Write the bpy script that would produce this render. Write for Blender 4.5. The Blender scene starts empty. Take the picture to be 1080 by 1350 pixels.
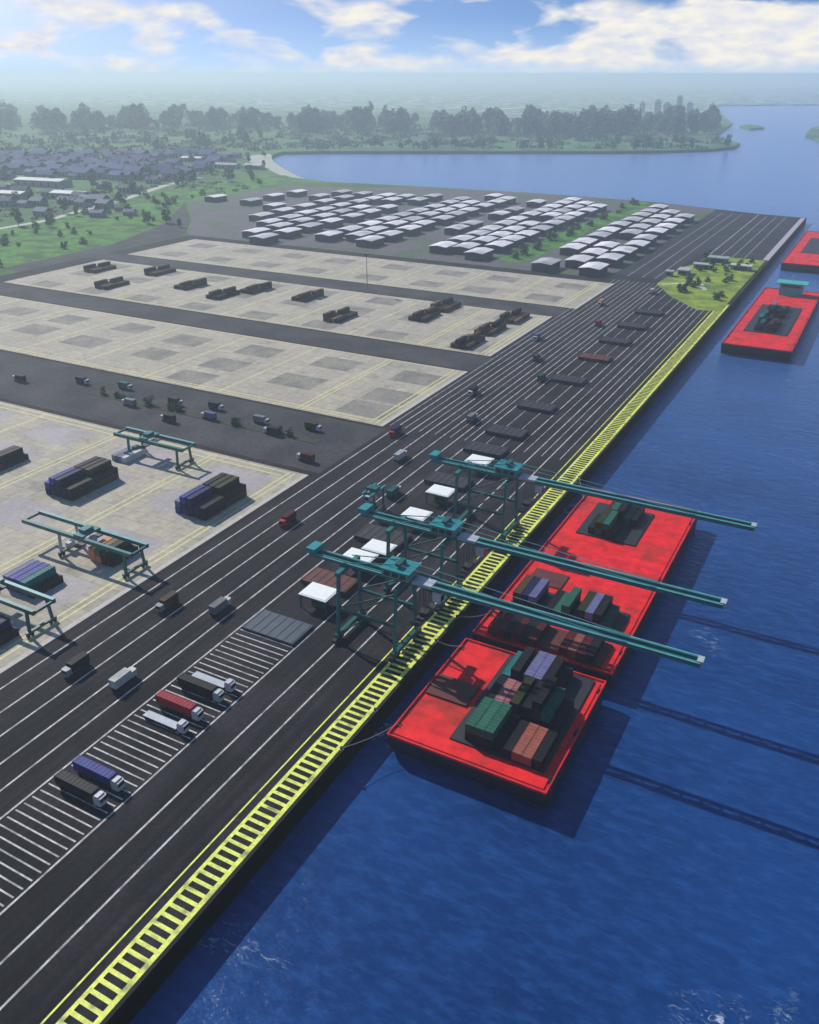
import bpy, bmesh, math, random
from math import radians, sin, cos, pi, sqrt, atan2
from mathutils import Vector, Matrix
from mathutils.geometry import tessellate_polygon

random.seed(11)
SC = bpy.context.scene
COL = SC.collection
U = 1.5                                   # metres per plan unit (plan surveyed in units)

# ------------------------------------------------------------------ camera
FPX, HPX = 1130.0, 1350.0
PITCH, YAW, CAMH = math.atan2(578, FPX), radians(28.5), 150.0
cam_d = bpy.data.cameras.new('camera')
cam = bpy.data.objects.new('camera', cam_d); COL.objects.link(cam)
cam_d.sensor_fit = 'VERTICAL'; cam_d.sensor_height = 24.0
cam_d.lens = 24.0 * FPX / HPX
cam_d.clip_start = 1.0; cam_d.clip_end = 200000.0
cam.location = (0, 0, CAMH)
cam.rotation_euler = (pi / 2 - PITCH, 0, YAW)
SC.camera = cam

# ------------------------------------------------------------------ world: Nishita sky with low clouds
SUN_DIR = Vector((-1.2, 0.45, 1.0)).normalized()
ELEV = math.asin(SUN_DIR.z); AZ = atan2(SUN_DIR.x, SUN_DIR.y)      # azimuth from +Y towards +X
w = bpy.data.worlds.new('World'); SC.world = w; w.use_nodes = True
nt = w.node_tree; nt.nodes.clear()
def N(t, **k):
    n = nt.nodes.new(t)
    for a, b in k.items():
        setattr(n, a, b)
    return n
def L(a, b): nt.links.new(a, b)
def M2(op, a, b=None, clamp=False):
    n = N('ShaderNodeMath', operation=op, use_clamp=clamp)
    for i, v in enumerate((a, b)):
        if v is None: continue
        if isinstance(v, (int, float)): n.inputs[i].default_value = v
        else: L(v, n.inputs[i])
    return n.outputs[0]
def RAMP(fac, pts):
    n = N('ShaderNodeValToRGB'); e = n.color_ramp.elements
    while len(e) < len(pts): e.new(0.5)
    for k, (p, c) in enumerate(pts):
        e[k].position = p; e[k].color = (c, c, c, 1) if isinstance(c, (int, float)) else (*c, 1)
    L(fac, n.inputs[0]); return n.outputs[0]
def MIX(f, a, b):
    n = N('ShaderNodeMix', data_type='RGBA')
    for s, v in ((n.inputs[0], f), (n.inputs[6], a), (n.inputs[7], b)):
        if isinstance(v, (int, float)): s.default_value = v
        elif isinstance(v, tuple): s.default_value = (*v, 1)
        else: L(v, s)
    return n.outputs[2]
out = N('ShaderNodeOutputWorld'); bg = N('ShaderNodeBackground')
bg.inputs[1].default_value = 0.12
tc = N('ShaderNodeTexCoord'); sep = N('ShaderNodeSeparateXYZ'); L(tc.outputs['Generated'], sep.inputs[0])
zz = M2('MAXIMUM', sep.outputs[2], 0.0)
zl = M2('ADD', M2('MULTIPLY', zz, 5.0), 0.30)
cmb = N('ShaderNodeCombineXYZ'); L(sep.outputs[0], cmb.inputs[0]); L(sep.outputs[1], cmb.inputs[1]); L(zl, cmb.inputs[2])
nrm = N('ShaderNodeVectorMath', operation='NORMALIZE'); L(cmb.outputs[0], nrm.inputs[0])
sky = N('ShaderNodeTexSky', sky_type='NISHITA', sun_disc=False, sun_elevation=ELEV, sun_rotation=AZ)
sky.air_density = 1.0; sky.dust_density = 0.6; sky.ozone_density = 2.0
L(nrm.outputs[0], sky.inputs[0])
az = M2('ARCTAN2', sep.outputs[0], sep.outputs[1])
cv = N('ShaderNodeCombineXYZ'); L(M2('MULTIPLY', az, 13.0), cv.inputs[0]); L(M2('MULTIPLY', zz, 36.0), cv.inputs[1])
cv.inputs[2].default_value = 3.3
n1 = N('ShaderNodeTexNoise'); n1.inputs['Scale'].default_value = 0.85; n1.inputs['Detail'].default_value = 3.6
n1.inputs['Roughness'].default_value = 0.52; n1.inputs['Distortion'].default_value = 0.3; L(cv.outputs[0], n1.inputs[0])
# a large cumulus bank low in the north-north-west and thinner ones west of it
d1 = M2('DIVIDE', M2('ADD', az, 0.14), 0.20)
d2 = M2('DIVIDE', M2('ADD', zz, -0.028), 0.034)
bank = M2('SUBTRACT', 1.0, M2('ADD', M2('MULTIPLY', d1, d1), M2('MULTIPLY', d2, d2)), clamp=True)
cf = M2('ADD', n1.outputs[0], M2('MULTIPLY', bank, 0.34))
cloud = RAMP(cf, [(0.485, 0.0), (0.63, 1.0)])
fade = RAMP(zz, [(0.0, 0.25), (0.012, 1.0), (0.16, 1.0), (0.30, 0.0)])
fade.node.color_ramp.elements[0].color = (0.35, 0.35, 0.35, 1)
cl = M2('MULTIPLY', cloud, fade)
n2 = N('ShaderNodeTexNoise'); n2.inputs['Scale'].default_value = 3.0; n2.inputs['Detail'].default_value = 4.0; L(cv.outputs[0], n2.inputs[0])
ccol = MIX(RAMP(n2.outputs[0], [(0.35, 0.0), (0.65, 1.0)]), (6.0, 6.3, 7.2), (7.9, 7.6, 6.9))
hz = RAMP(zz, [(0.0, 1.0), (0.014, 0.35), (0.05, 0.0)])
hs = N('ShaderNodeHueSaturation'); hs.inputs['Saturation'].default_value = 1.15; hs.inputs['Value'].default_value = 1.25; L(sky.outputs[0], hs.inputs['Color'])
base = MIX(hz, hs.outputs[0], (5.0, 6.4, 7.6))
L(MIX(cl, base, ccol), bg.inputs[0]); L(bg.outputs[0], out.inputs[0])

# ------------------------------------------------------------------ sun and exposure
sd = bpy.data.lights.new('sun', 'SUN'); sd.energy = 4.6; sd.angle = radians(0.5); sd.color = (1.0, 0.95, 0.87)
sun = bpy.data.objects.new('sun', sd); COL.objects.link(sun)
sun.rotation_euler = (-SUN_DIR).to_track_quat('-Z', 'Y').to_euler()
sun.location = SUN_DIR * 500
SC.view_settings.view_transform = 'Standard'; SC.view_settings.look = 'None'
SC.view_settings.gamma = 1.0; SC.view_settings.exposure = 0.0
SC.cycles.volume_bounces = 3

# ------------------------------------------------------------------ helpers
_fw = Vector((-sin(YAW) * cos(PITCH), cos(YAW) * cos(PITCH), -sin(PITCH)))
_rt = Vector((cos(YAW), sin(YAW), 0)); _up = _rt.cross(_fw)
def at(px, py, z=0.0):                    # ground point (metres) seen at a spot of the survey photograph
    d = _fw + _rt * ((px - 540) / FPX) - _up * ((py - 675) / FPX)
    t = (z - CAMH) / d.z
    return Vector((d.x * t, d.y * t, z))

class MB:
    def __init__(s): s.v = []; s.f = []; s.m = []
    def face(s, pts, m=0):
        i = len(s.v); s.v += [tuple(p) for p in pts]; s.f.append(tuple(range(i, i + len(pts)))); s.m.append(m)
    def box(s, x0, x1, y0, y1, z0, z1, m=0, top=None):
        i = len(s.v)
        s.v += [(x0, y0, z0), (x1, y0, z0), (x1, y1, z0), (x0, y1, z0), (x0, y0, z1), (x1, y0, z1), (x1, y1, z1), (x0, y1, z1)]
        for k, q in enumerate(((0, 3, 2, 1), (4, 5, 6, 7), (0, 1, 5, 4), (1, 2, 6, 5), (2, 3, 7, 6), (3, 0, 4, 7))):
            s.f.append(tuple(i + a for a in q)); s.m.append(top if (k == 1 and top is not None) else m)
    def prism(s, poly, z0, z1, m=0, top=None):
        n = len(poly); i = len(s.v)
        s.v += [(p[0], p[1], z0) for p in poly] + [(p[0], p[1], z1) for p in poly]
        for k in range(n):
            s.f.append((i + k, i + (k + 1) % n, i + n + (k + 1) % n, i + n + k)); s.m.append(m)
        s.f.append(tuple(i + n + k for k in range(n))); s.m.append(m if top is None else top)
        s.f.append(tuple(i + k for k in reversed(range(n)))); s.m.append(m)
    def bar(s, p, q, w, h, m=0):
        p, q = Vector(p), Vector(q); d = (q - p).normalized()
        side = d.cross(Vector((0, 0, 1)))
        if side.length < 1e-4: side = Vector((1, 0, 0))
        side.normalize(); up = side.cross(d)
        a, b = side * (w / 2), up * (h / 2); i = len(s.v)
        for c in (p, q):
            for t in (-a - b, a - b, a + b, -a + b): s.v.append(tuple(c + t))
        for f in ((0, 3, 2, 1), (4, 5, 6, 7), (0, 1, 5, 4), (1, 2, 6, 5), (2, 3, 7, 6), (3, 0, 4, 7)):
            s.f.append(tuple(i + k for k in f)); s.m.append(m)
    def tube(s, p, q, r, n=10, m=0, r2=None):
        p, q = Vector(p), Vector(q); d = (q - p).normalized(); r2 = r if r2 is None else r2
        a = d.cross(Vector((0, 0, 1)))
        if a.length < 1e-4: a = Vector((1, 0, 0))
        a.normalize(); b = d.cross(a); i = len(s.v)
        for c, rr in ((p, r), (q, r2)):
            for k in range(n):
                t = 2 * pi * k / n; s.v.append(tuple(c + a * (cos(t) * rr) + b * (sin(t) * rr)))
        for k in range(n):
            s.f.append((i + k, i + (k + 1) % n, i + n + (k + 1) % n, i + n + k)); s.m.append(m)
        s.f.append(tuple(i + k for k in reversed(range(n)))); s.m.append(m)
        s.f.append(tuple(i + n + k for k in range(n))); s.m.append(m)
    def mesh(s, name, mats):
        me = bpy.data.meshes.new(name); me.from_pydata(s.v, [], s.f)
        for m in (mats if isinstance(mats, (list, tuple)) else [mats]): me.materials.append(m)
        me.polygons.foreach_set('material_index', s.m); me.update()
        bm = bmesh.new(); bm.from_mesh(me); bmesh.ops.recalc_face_normals(bm, faces=bm.faces); bm.to_mesh(me); bm.free()
        return me
    def build(s, name, mats, parent=None):
        o = bpy.data.objects.new(name, s.mesh(name, mats)); COL.objects.link(o)
        if parent: o.parent = parent
        return o

def tag(o, label, cat, group=None):
    o['label'] = label; o['category'] = cat
    if group: o['group'] = group
    return o
def struct(o): o['kind'] = 'structure'; return o
def empty(name, loc, rz, label, cat, group=None):
    o = bpy.data.objects.new(name, None); COL.objects.link(o); o.location = loc; o.rotation_euler = (0, 0, rz)
    o.empty_display_size = 0.5
    return tag(o, label, cat, group)
def dup(root, loc, rz=0.0, label=None, scale=None):
    r = root.copy(); COL.objects.link(r); r.location = loc; r.rotation_euler = (0, 0, rz)
    if label: r['label'] = label
    if scale: r.scale = scale if isinstance(scale, tuple) else (scale,) * 3
    for ch in root.children:
        c = ch.copy(); COL.objects.link(c); c.parent = r
        for g in ch.children:
            d = g.copy(); COL.objects.link(d); d.parent = c
    return r

# ------------------------------------------------------------------ materials
def mat(name, c, rough=0.7, var=0.18, scale=0.3, c2=None, f2=(0.45, 0.6), s2=0.05, bump=0.0, metal=0.0, rnd=0.0, spec=0.4, detail=5.0):
    """Principled with a fine tone variation; c2 mixes in patches of a second real colour."""
    m = bpy.data.materials.new(name); m.use_nodes = True; t = m.node_tree; b = t.nodes['Principled BSDF']
    b.inputs['Roughness'].default_value = rough; b.inputs['Metallic'].default_value = metal
    b.inputs['Specular IOR Level'].default_value = spec
    g = t.nodes.new('ShaderNodeNewGeometry'); lk = t.links.new
    n = t.nodes.new('ShaderNodeTexNoise'); n.inputs['Scale'].default_value = scale; n.inputs['Detail'].default_value = detail
    n.inputs['Roughness'].default_value = 0.65; lk(g.outputs['Position'], n.inputs['Vector'])
    mr = t.nodes.new('ShaderNodeMapRange'); mr.inputs[1].default_value = 0.3; mr.inputs[2].default_value = 0.7
    mr.inputs[3].default_value = 1 - var; mr.inputs[4].default_value = 1 + var; lk(n.outputs[0], mr.inputs[0])
    val = mr.outputs[0]
    if rnd:
        oi = t.nodes.new('ShaderNodeObjectInfo'); r = t.nodes.new('ShaderNodeMapRange')
        r.inputs[3].default_value = 1 - rnd; r.inputs[4].default_value = 1 + rnd; lk(oi.outputs['Random'], r.inputs[0])
        mm = t.nodes.new('ShaderNodeMath'); mm.operation = 'MULTIPLY'; lk(val, mm.inputs[0]); lk(r.outputs[0], mm.inputs[1]); val = mm.outputs[0]
    col = None
    if c2:
        n2 = t.nodes.new('ShaderNodeTexNoise'); n2.inputs['Scale'].default_value = s2; n2.inputs['Detail'].default_value = 4.0
        lk(g.outputs['Position'], n2.inputs['Vector'])
        rp = t.nodes.new('ShaderNodeMapRange'); rp.inputs[1].default_value = f2[0]; rp.inputs[2].default_value = f2[1]
        lk(n2.outputs[0], rp.inputs[0])
        mx = t.nodes.new('ShaderNodeMix'); mx.data_type = 'RGBA'; lk(rp.outputs[0], mx.inputs[0])
        mx.inputs[6].default_value = (*c, 1); mx.inputs[7].default_value = (*c2, 1); col = mx.outputs[2]
    vm = t.nodes.new('ShaderNodeVectorMath'); vm.operation = 'SCALE'
    if col: lk(col, vm.inputs[0])
    else: vm.inputs[0].default_value = c
    lk(val, vm.inputs['Scale']); lk(vm.outputs[0], b.inputs['Base Color'])
    if bump:
        bp = t.nodes.new('ShaderNodeBump'); bp.inputs['Strength'].default_value = bump; bp.inputs['Distance'].default_value = 0.1
        lk(n.outputs[0], bp.inputs['Height']); lk(bp.outputs[0], b.inputs['Normal'])
    return m

asphalt = mat('asphalt', (.010, .0095, .012), .9, .45, .9, (.024, .021, .026), (.42, .66), .045, spec=.2)
def streaks(m, amt=.45):
    t = m.node_tree; lk = t.links.new; b = t.nodes['Principled BSDF']; src = b.inputs['Base Color'].links[0].from_socket
    g = t.nodes.new('ShaderNodeNewGeometry'); mp = t.nodes.new('ShaderNodeMapping'); mp.inputs['Scale'].default_value = (.55, .012, 1); lk(g.outputs['Position'], mp.inputs[0])
    n = t.nodes.new('ShaderNodeTexNoise'); n.inputs['Scale'].default_value = 1.0; n.inputs['Detail'].default_value = 4.0; lk(mp.outputs[0], n.inputs['Vector'])
    r = t.nodes.new('ShaderNodeMapRange'); r.inputs[1].default_value = .35; r.inputs[2].default_value = .68; r.inputs[3].default_value = 1 - amt; r.inputs[4].default_value = 1 + amt * 1.6; lk(n.outputs[0], r.inputs[0])
    v = t.nodes.new('ShaderNodeVectorMath'); v.operation = 'SCALE'; lk(src, v.inputs[0]); lk(r.outputs[0], v.inputs['Scale']); lk(v.outputs[0], b.inputs['Base Color'])
def joints(m):
    t = m.node_tree; lk = t.links.new; b = t.nodes['Principled BSDF']; src = b.inputs['Base Color'].links[0].from_socket
    g = t.nodes.new('ShaderNodeNewGeometry'); br = t.nodes.new('ShaderNodeTexBrick'); br.offset = 0.0
    br.inputs['Scale'].default_value = 1.0; br.inputs['Brick Width'].default_value = 6.5; br.inputs['Row Height'].default_value = 6.5
    br.inputs['Mortar Size'].default_value = .09; br.inputs['Mortar Smooth'].default_value = .1; br.inputs['Bias'].default_value = 0
    br.inputs['Color1'].default_value = (.90, .90, .92, 1); br.inputs['Color2'].default_value = (1.06, 1.05, 1.02, 1); br.inputs['Mortar'].default_value = (.55, .53, .5, 1)
    lk(g.outputs['Position'], br.inputs['Vector'])
    n = t.nodes.new('ShaderNodeTexNoise'); n.inputs['Scale'].default_value = .09; n.inputs['Detail'].default_value = 7.0; n.inputs['Roughness'].default_value = .7; lk(g.outputs['Position'], n.inputs['Vector'])
    r = t.nodes.new('ShaderNodeMapRange'); r.inputs[1].default_value = .30; r.inputs[2].default_value = .46; r.inputs[3].default_value = .62; r.inputs[4].default_value = 1.0; lk(n.outputs[0], r.inputs[0])
    a = t.nodes.new('ShaderNodeVectorMath'); a.operation = 'MULTIPLY'; lk(src, a.inputs[0]); lk(br.outputs['Color'], a.inputs[1])
    v = t.nodes.new('ShaderNodeVectorMath'); v.operation = 'SCALE'; lk(a.outputs[0], v.inputs[0]); lk(r.outputs[0], v.inputs['Scale']); lk(v.outputs[0], b.inputs['Base Color'])
streaks(asphalt, .32)
asphalt_far = mat('asphalt_worn', (.022, .024, .036), .9, .35, .5, (.036, .037, .048), (.4, .65), .03, spec=.2)
road_grey = mat('road_asphalt', (.036, .035, .042), .9, .35, .5, (.062, .060, .064), (.4, .62), .04, spec=.2)
concrete = mat('concrete', (.44, .398, .315), .85, .18, .35, (.38, .348, .28), (.4, .62), .03)
joints(concrete)
patch_m = mat('slot_paving', (.26, .24, .20), .85, .25, .5, (.18, .17, .15), (.42, .62), .08)
patch_lav = mat('slot_paving_pale', (.40, .365, .36), .85, .15, .5, (.34, .31, .31), (.4, .62), .06)
kerb_m = mat('kerb_concrete', (.50, .47, .41), .85, .15, .5)
white_pt = mat('white_paint', (.50, .49, .48), .7, .35, .8, (.22, .21, .22), (.46, .66), .25)
yellow_pt = mat('yellow_paint', (.74, .80, .12), .6, .3, .8, (.26, .28, .08), (.52, .68), .4)
tan_pt = mat('cream_paint', (.60, .56, .26), .7, .25, .6)
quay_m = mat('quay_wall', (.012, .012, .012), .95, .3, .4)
teal = mat('teal_paint', (.015, .17, .17), .4, .2, .4)
teal_bright = mat('bright_teal_roof', (.012, .23, .25), .45, .25, .5)
teal_lt = mat('pale_teal_paint', (.14, .36, .36), .4, .2, .4)
dark_teal = mat('dark_green_paint', (.010, .10, .085), .4, .2, .4)
white_roof = mat('white_panel', (.86, .88, .85), .5, .06, .6)
white_body = mat('white_body', (.48, .48, .49), .45, .08, .8)
grey_steel = mat('grey_steel', (.22, .23, .25), .5, .15, .6)
pale_steel = mat('pale_steel', (.40, .44, .48), .5, .15, .4)
dark_steel = mat('dark_steel', (.02, .022, .024), .55, .3, .6)
rubber = mat('rubber', (.015, .015, .016), .8, .2, 2.0)
glass = mat('dark_glass', (.015, .02, .025), .08, .05, 1.0, spec=.6)
red_deck = mat('red_deck_paint', (.74, .016, .020), .6, .28, .22, (.44, .028, .020), (.50, .66), .09, spec=.2)
red_dark = mat('red_deck_worn', (.50, .018, .020), .55, .25, .3)
hull_m = mat('hull_paint', (.020, .012, .018), .5, .25, .3)
hatch_brown = mat('hatch_brown', (.10, .022, .015), .6, .3, .4)  # also colours the painted boom shadow on the near barge
hatch_grey = mat('hatch_blue_grey', (.045, .065, .092), .55, .2, .3)
hatch_dark = mat('hatch_charcoal', (.020, .020, .026), .6, .3, .4)
grass_m = mat('grass', (.060, .21, .010), .95, .45, .16, (.022, .085, .012), (.44, .60), .045)
lawn_m = mat('lawn', (.24, .31, .02), .95, .35, .15, (.10, .18, .02), (.45, .62), .04)
shed_roof = mat('shed_roof', (.70, .67, .69), .6, .22, .12, (.42, .40, .42), (.5, .68), .06, rnd=.28)
shed_wall = mat('shed_wall', (.055, .05, .065), .8, .2, .4, rnd=.2)
shed_door = mat('shed_door', (.04, .04, .05), .6, .2, .5)
shed_floor = mat('shed_yard_paving', (.105, .092, .105), .9, .3, .2, (.060, .095, .050), (.46, .62), .022)
roof_blue = mat('slate_blue_roof', (.040, .054, .165), .8, .2, .3, rnd=.4, spec=.15)
roof_pale = mat('pale_roof', (.40, .41, .42), .6, .15, .3, rnd=.35)
wall_pale = mat('rendered_wall', (.26, .26, .30), .85, .15, .4, rnd=.2)
pane_m = mat('window_glass', (.03, .035, .05), .15, .1, 1.0)
sand_m = mat('sand', (.40, .42, .34), .9, .2, .1)
path_m = mat('pale_road', (.48, .47, .42), .9, .2, .1)
bark = mat('bark', (.06, .045, .03), .9, .3, .6)
leaf_d = mat('leaf_dark', (.034, .080, .040), .8, .4, .22, (.050, .115, .040), (.42, .6), .08, rnd=.3)
leaf_g = mat('leaf_green', (.040, .105, .028), .8, .4, .3, (.075, .15, .035), (.42, .6), .1, rnd=.3)

def land_mat():
    m = mat('land', (.060, .165, .028), .95, .4, .012, (.030, .090, .022), (.42, .62), .0045)
    t = m.node_tree; lk = t.links.new; b = t.nodes['Principled BSDF']
    src = b.inputs['Base Color'].links[0].from_socket
    g = t.nodes.new('ShaderNodeNewGeometry'); sp = t.nodes.new('ShaderNodeSeparateXYZ'); lk(g.outputs['Position'], sp.inputs[0])
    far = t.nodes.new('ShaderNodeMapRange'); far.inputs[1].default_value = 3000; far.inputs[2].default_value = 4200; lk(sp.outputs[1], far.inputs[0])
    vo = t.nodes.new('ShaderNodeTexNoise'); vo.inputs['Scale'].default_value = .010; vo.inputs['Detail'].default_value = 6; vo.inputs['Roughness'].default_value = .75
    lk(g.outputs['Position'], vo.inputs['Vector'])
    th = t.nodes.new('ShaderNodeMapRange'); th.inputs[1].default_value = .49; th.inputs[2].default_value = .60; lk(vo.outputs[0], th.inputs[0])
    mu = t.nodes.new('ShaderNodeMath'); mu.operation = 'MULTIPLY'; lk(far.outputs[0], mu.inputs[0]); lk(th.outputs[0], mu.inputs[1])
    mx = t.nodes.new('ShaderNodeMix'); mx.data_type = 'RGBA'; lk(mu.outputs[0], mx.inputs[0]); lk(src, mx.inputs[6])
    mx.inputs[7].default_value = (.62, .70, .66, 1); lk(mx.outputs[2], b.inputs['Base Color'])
    return m
land_m = land_mat()

def water_mat():
    m = bpy.data.materials.new('water'); m.use_nodes = True; t = m.node_tree; b = t.nodes['Principled BSDF']; lk = t.links.new
    g = t.nodes.new('ShaderNodeNewGeometry')
    def noise(scale, det, stretch=(1, 1, 1), rough=.6, dist=0.0):
        mp = t.nodes.new('ShaderNodeMapping'); mp.inputs['Scale'].default_value = stretch; mp.inputs['Rotation'].default_value = (0, 0, .5)
        lk(g.outputs['Position'], mp.inputs[0])
        n = t.nodes.new('ShaderNodeTexNoise'); n.inputs['Scale'].default_value = scale; n.inputs['Detail'].default_value = det
        n.inputs['Roughness'].default_value = rough; n.inputs['Distortion'].default_value = dist; lk(mp.outputs[0], n.inputs['Vector']); return n.outputs[0]
    def mr(s, a, c, lo=0., hi=1.):
        r = t.nodes.new('ShaderNodeMapRange'); r.inputs[1].default_value = a; r.inputs[2].default_value = c
        r.inputs[3].default_value = lo; r.inputs[4].default_value = hi; lk(s, r.inputs[0]); return r.outputs[0]
    def math_(op, a, c):
        r = t.nodes.new('ShaderNodeMath'); r.operation = op
        for i, v in enumerate((a, c)):
            if isinstance(v, (int, float)): r.inputs[i].default_value = v
            else: lk(v, r.inputs[i])
        return r.outputs[0]
    def mix(f, a, c):
        x = t.nodes.new('ShaderNodeMix'); x.data_type = 'RGBA'; lk(f, x.inputs[0])
        for i, v in ((6, a), (7, c)):
            if isinstance(v, tuple): x.inputs[i].default_value = (*v, 1)
            else: lk(v, x.inputs[i])
        return x.outputs[2]
    big = noise(.012, 4, (1, 1.6, 1))
    col = mix(mr(big, .35, .65), (.004, .030, .125), (.009, .054, .200))
    chop = noise(.16, 5, (1, 2.6, 1), .65)
    col = mix(mr(chop, .45, .75, 0., .5), col, (.026, .110, .34))
    spots = noise(.022, 3, (1, 1.5, 1), .5, .4)
    flecks = noise(.30, 6, (1, 2.2, 1), .75, 1.0)
    foam = math_('MULTIPLY', mr(spots, .62, .70), mr(flecks, .54, .66))
    col = mix(foam, col, (.45, .55, .65))
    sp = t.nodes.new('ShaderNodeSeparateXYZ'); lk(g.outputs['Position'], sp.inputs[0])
    col = mix(mr(sp.outputs[1], 220, 1350, 0., .92), col, (.10, .23, .53))      # far water lightened: the sky's reflection painted into the base colour
    lk(col, b.inputs['Base Color'])
    b.inputs['Roughness'].default_value = .22; b.inputs['IOR'].default_value = 1.33
    b.inputs['Specular IOR Level'].default_value = .45
    h = math_('ADD', math_('MULTIPLY', noise(.10, 3, (1, 2.4, 1)), .9), math_('MULTIPLY', noise(.45, 4, (1, 2.0, 1)), .35))
    bp = t.nodes.new('ShaderNodeBump'); bp.inputs['Strength'].default_value = .55; bp.inputs['Distance'].default_value = 1.0
    lk(h, bp.inputs['Height']); lk(bp.outputs[0], b.inputs['Normal'])
    return m
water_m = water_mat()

# ------------------------------------------------------------------ setting: water, land, paving
WZ = -6.0
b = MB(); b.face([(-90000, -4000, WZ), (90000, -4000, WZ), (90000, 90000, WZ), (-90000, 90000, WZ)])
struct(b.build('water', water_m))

def slab(name, poly, z, zb, m, mside=None):
    """polygon (metres) with a vertical edge down to zb"""
    me_v = [(p[0], p[1], z) for p in poly]; tris = tessellate_polygon([[Vector(v) for v in me_v]])
    q = MB(); q.v = list(me_v)
    for tr in tris: q.f.append(tuple(tr)); q.m.append(0)
    n = len(poly); k = len(q.v); q.v += [(p[0], p[1], zb) for p in poly]
    for i in range(n):
        q.f.append((i, (i + 1) % n, k + (i + 1) % n, k + i)); q.m.append(1 if mside else 0)
    return struct(q.build(name, [m, mside] if mside else [m]))
QX = -61.4                                  # quay edge (plan units)
south = [(QX, -300), (QX, 760), (-98, 766), (-142, 781), (-191, 798), (-308, 808), (-419, 803), (-520, 794), (-564, 802), (-602, 835), (-652, 885), (-709, 943), (-754, 997)]
north = [(-784, 1048), (-797, 1083), (-758, 1119), (-700, 1151), (-623, 1193), (-545, 1235), (-468, 1277), (-390, 1319), (-316, 1375), (-263, 1435), (-244, 1500), (-249, 1580), (-300, 1690), (-330, 1825), (-373, 2218), (-460, 2599), (-548, 3016), (-653, 3508), (-339, 3772), (212, 4380), (2423, 6368), (40000, 21000), (40000, 58000), (-58000, 58000), (-58000, -300)]
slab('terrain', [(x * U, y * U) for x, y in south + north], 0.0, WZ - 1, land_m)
def sheet(name, x0, x1, y0, y1, z, m, top=None):     # plan units in x, y
    q = MB(); q.face([(x0 * U, y0 * U, z), (x1 * U, y0 * U, z), (x1 * U, y1 * U, z), (x0 * U, y1 * U, z)]); return struct(q.build(name, m))
# the bank on the far right of the river and its islet
rb = [at(1062, 178, 0), at(1100, 190, 0), at(1300, 200, 0), at(1300, 165, 0), at(1110, 163, 0), at(1070, 168, 0)]
slab('river_bank', [(p.x, p.y) for p in rb], 0.0, WZ - 1, land_m)
isl = [at(975, 166), at(990, 169), at(1008, 168), at(1002, 165), at(985, 164)]
slab('river_islet', [(p.x, p.y) for p in isl], 0.0, WZ - 1, grass_m)
# terminal paving (each sheet a little above the one below)
q = MB(); poly = [(QX, -300), (QX, 759.5), (-98, 765.5), (-132, 777), (-132, 470), (-430, 470), (-430, -300)]
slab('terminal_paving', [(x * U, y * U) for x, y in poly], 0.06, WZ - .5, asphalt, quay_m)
slab('shed_yard', [(x * U, y * U) for x, y in [(-132.3, 470.2), (-132.3, 776), (-191, 794), (-308, 803), (-419, 798), (-470, 760), (-545, 740), (-545, 600), (-470, 520), (-430, 470.2)]], 0.05, -.5, shed_floor)
slab('north_quay_paving', [(x * U, y * U) for x, y in [(QX - .4, 566), (QX - .4, 758.5), (-98, 764.5), (-131.6, 775), (-131.6, 480), (-104, 480), (-104, 566)]], 0.10, 0.0, asphalt_far)
slab('perimeter_road', [(x * U, y * U) for x, y in [(-430.5, 330), (-432, 469), (-472, 520), (-546, 598), (-552, 605), (-480, 500), (-450, 420), (-446, 330)]], 0.045, -.5, road_grey)
slab('grass_strip', [(x * U, y * U) for x, y in [(-431, -300), (-431, 329), (-447, 329), (-452, 420), (-482, 500), (-556, 608), (-560, 790), (-605, 825), (-640, 700), (-600, 560), (-575, 450), (-560, 380), (-560, -300)]], 0.04, -.5, grass_m)
slab('country_road', [(x * U, y * U) for x, y in [(-585, 330), (-573, 430), (-574, 471), (-591, 517), (-615, 591), (-655, 682), (-675, 760), (-667, 762), (-646, 682), (-606, 589), (-583, 514), (-567, 470), (-566, 428), (-577, 330)]], 0.08, -.5, path_m)
slab('beach', [(x * U, y * U) for x, y in [(-565, 804.5), (-602, 837.5), (-652, 887.5), (-709, 945.5), (-752, 998), (-775, 1030), (-792, 1046), (-800, 1000), (-740, 935), (-690, 895), (-640, 850), (-600, 815)]], 0.035, -.5, sand_m)
# cross roads between the yards show as a paler asphalt
sheet('cross_road', -430, -127, 180.5, 218.5, 0.085, road_grey)
sheet('cross_road', -430, -127, 285.4, 304.6, 0.085, road_grey)
sheet('cross_road', -430, -127, 377.4, 395.6, 0.085, road_grey)
for y0, y1, x1 in ((-60, 178, -130), (220, 284, -130.5), (306, 377, -131), (396.5, 459, -126)):
    q = MB(); q.box(-415 * U, x1 * U, y0 * U, y1 * U, 0.0, 0.20); struct(q.build('yard_pad', concrete))
    q = MB(); q.box(x1 * U, (x1 + 1.3) * U, y0 * U, y1 * U, 0.0, 0.24); struct(q.build('kerb', kerb_m))
COLX = [-144, -180, -215, -250, -285, -320, -355, -392]
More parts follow.
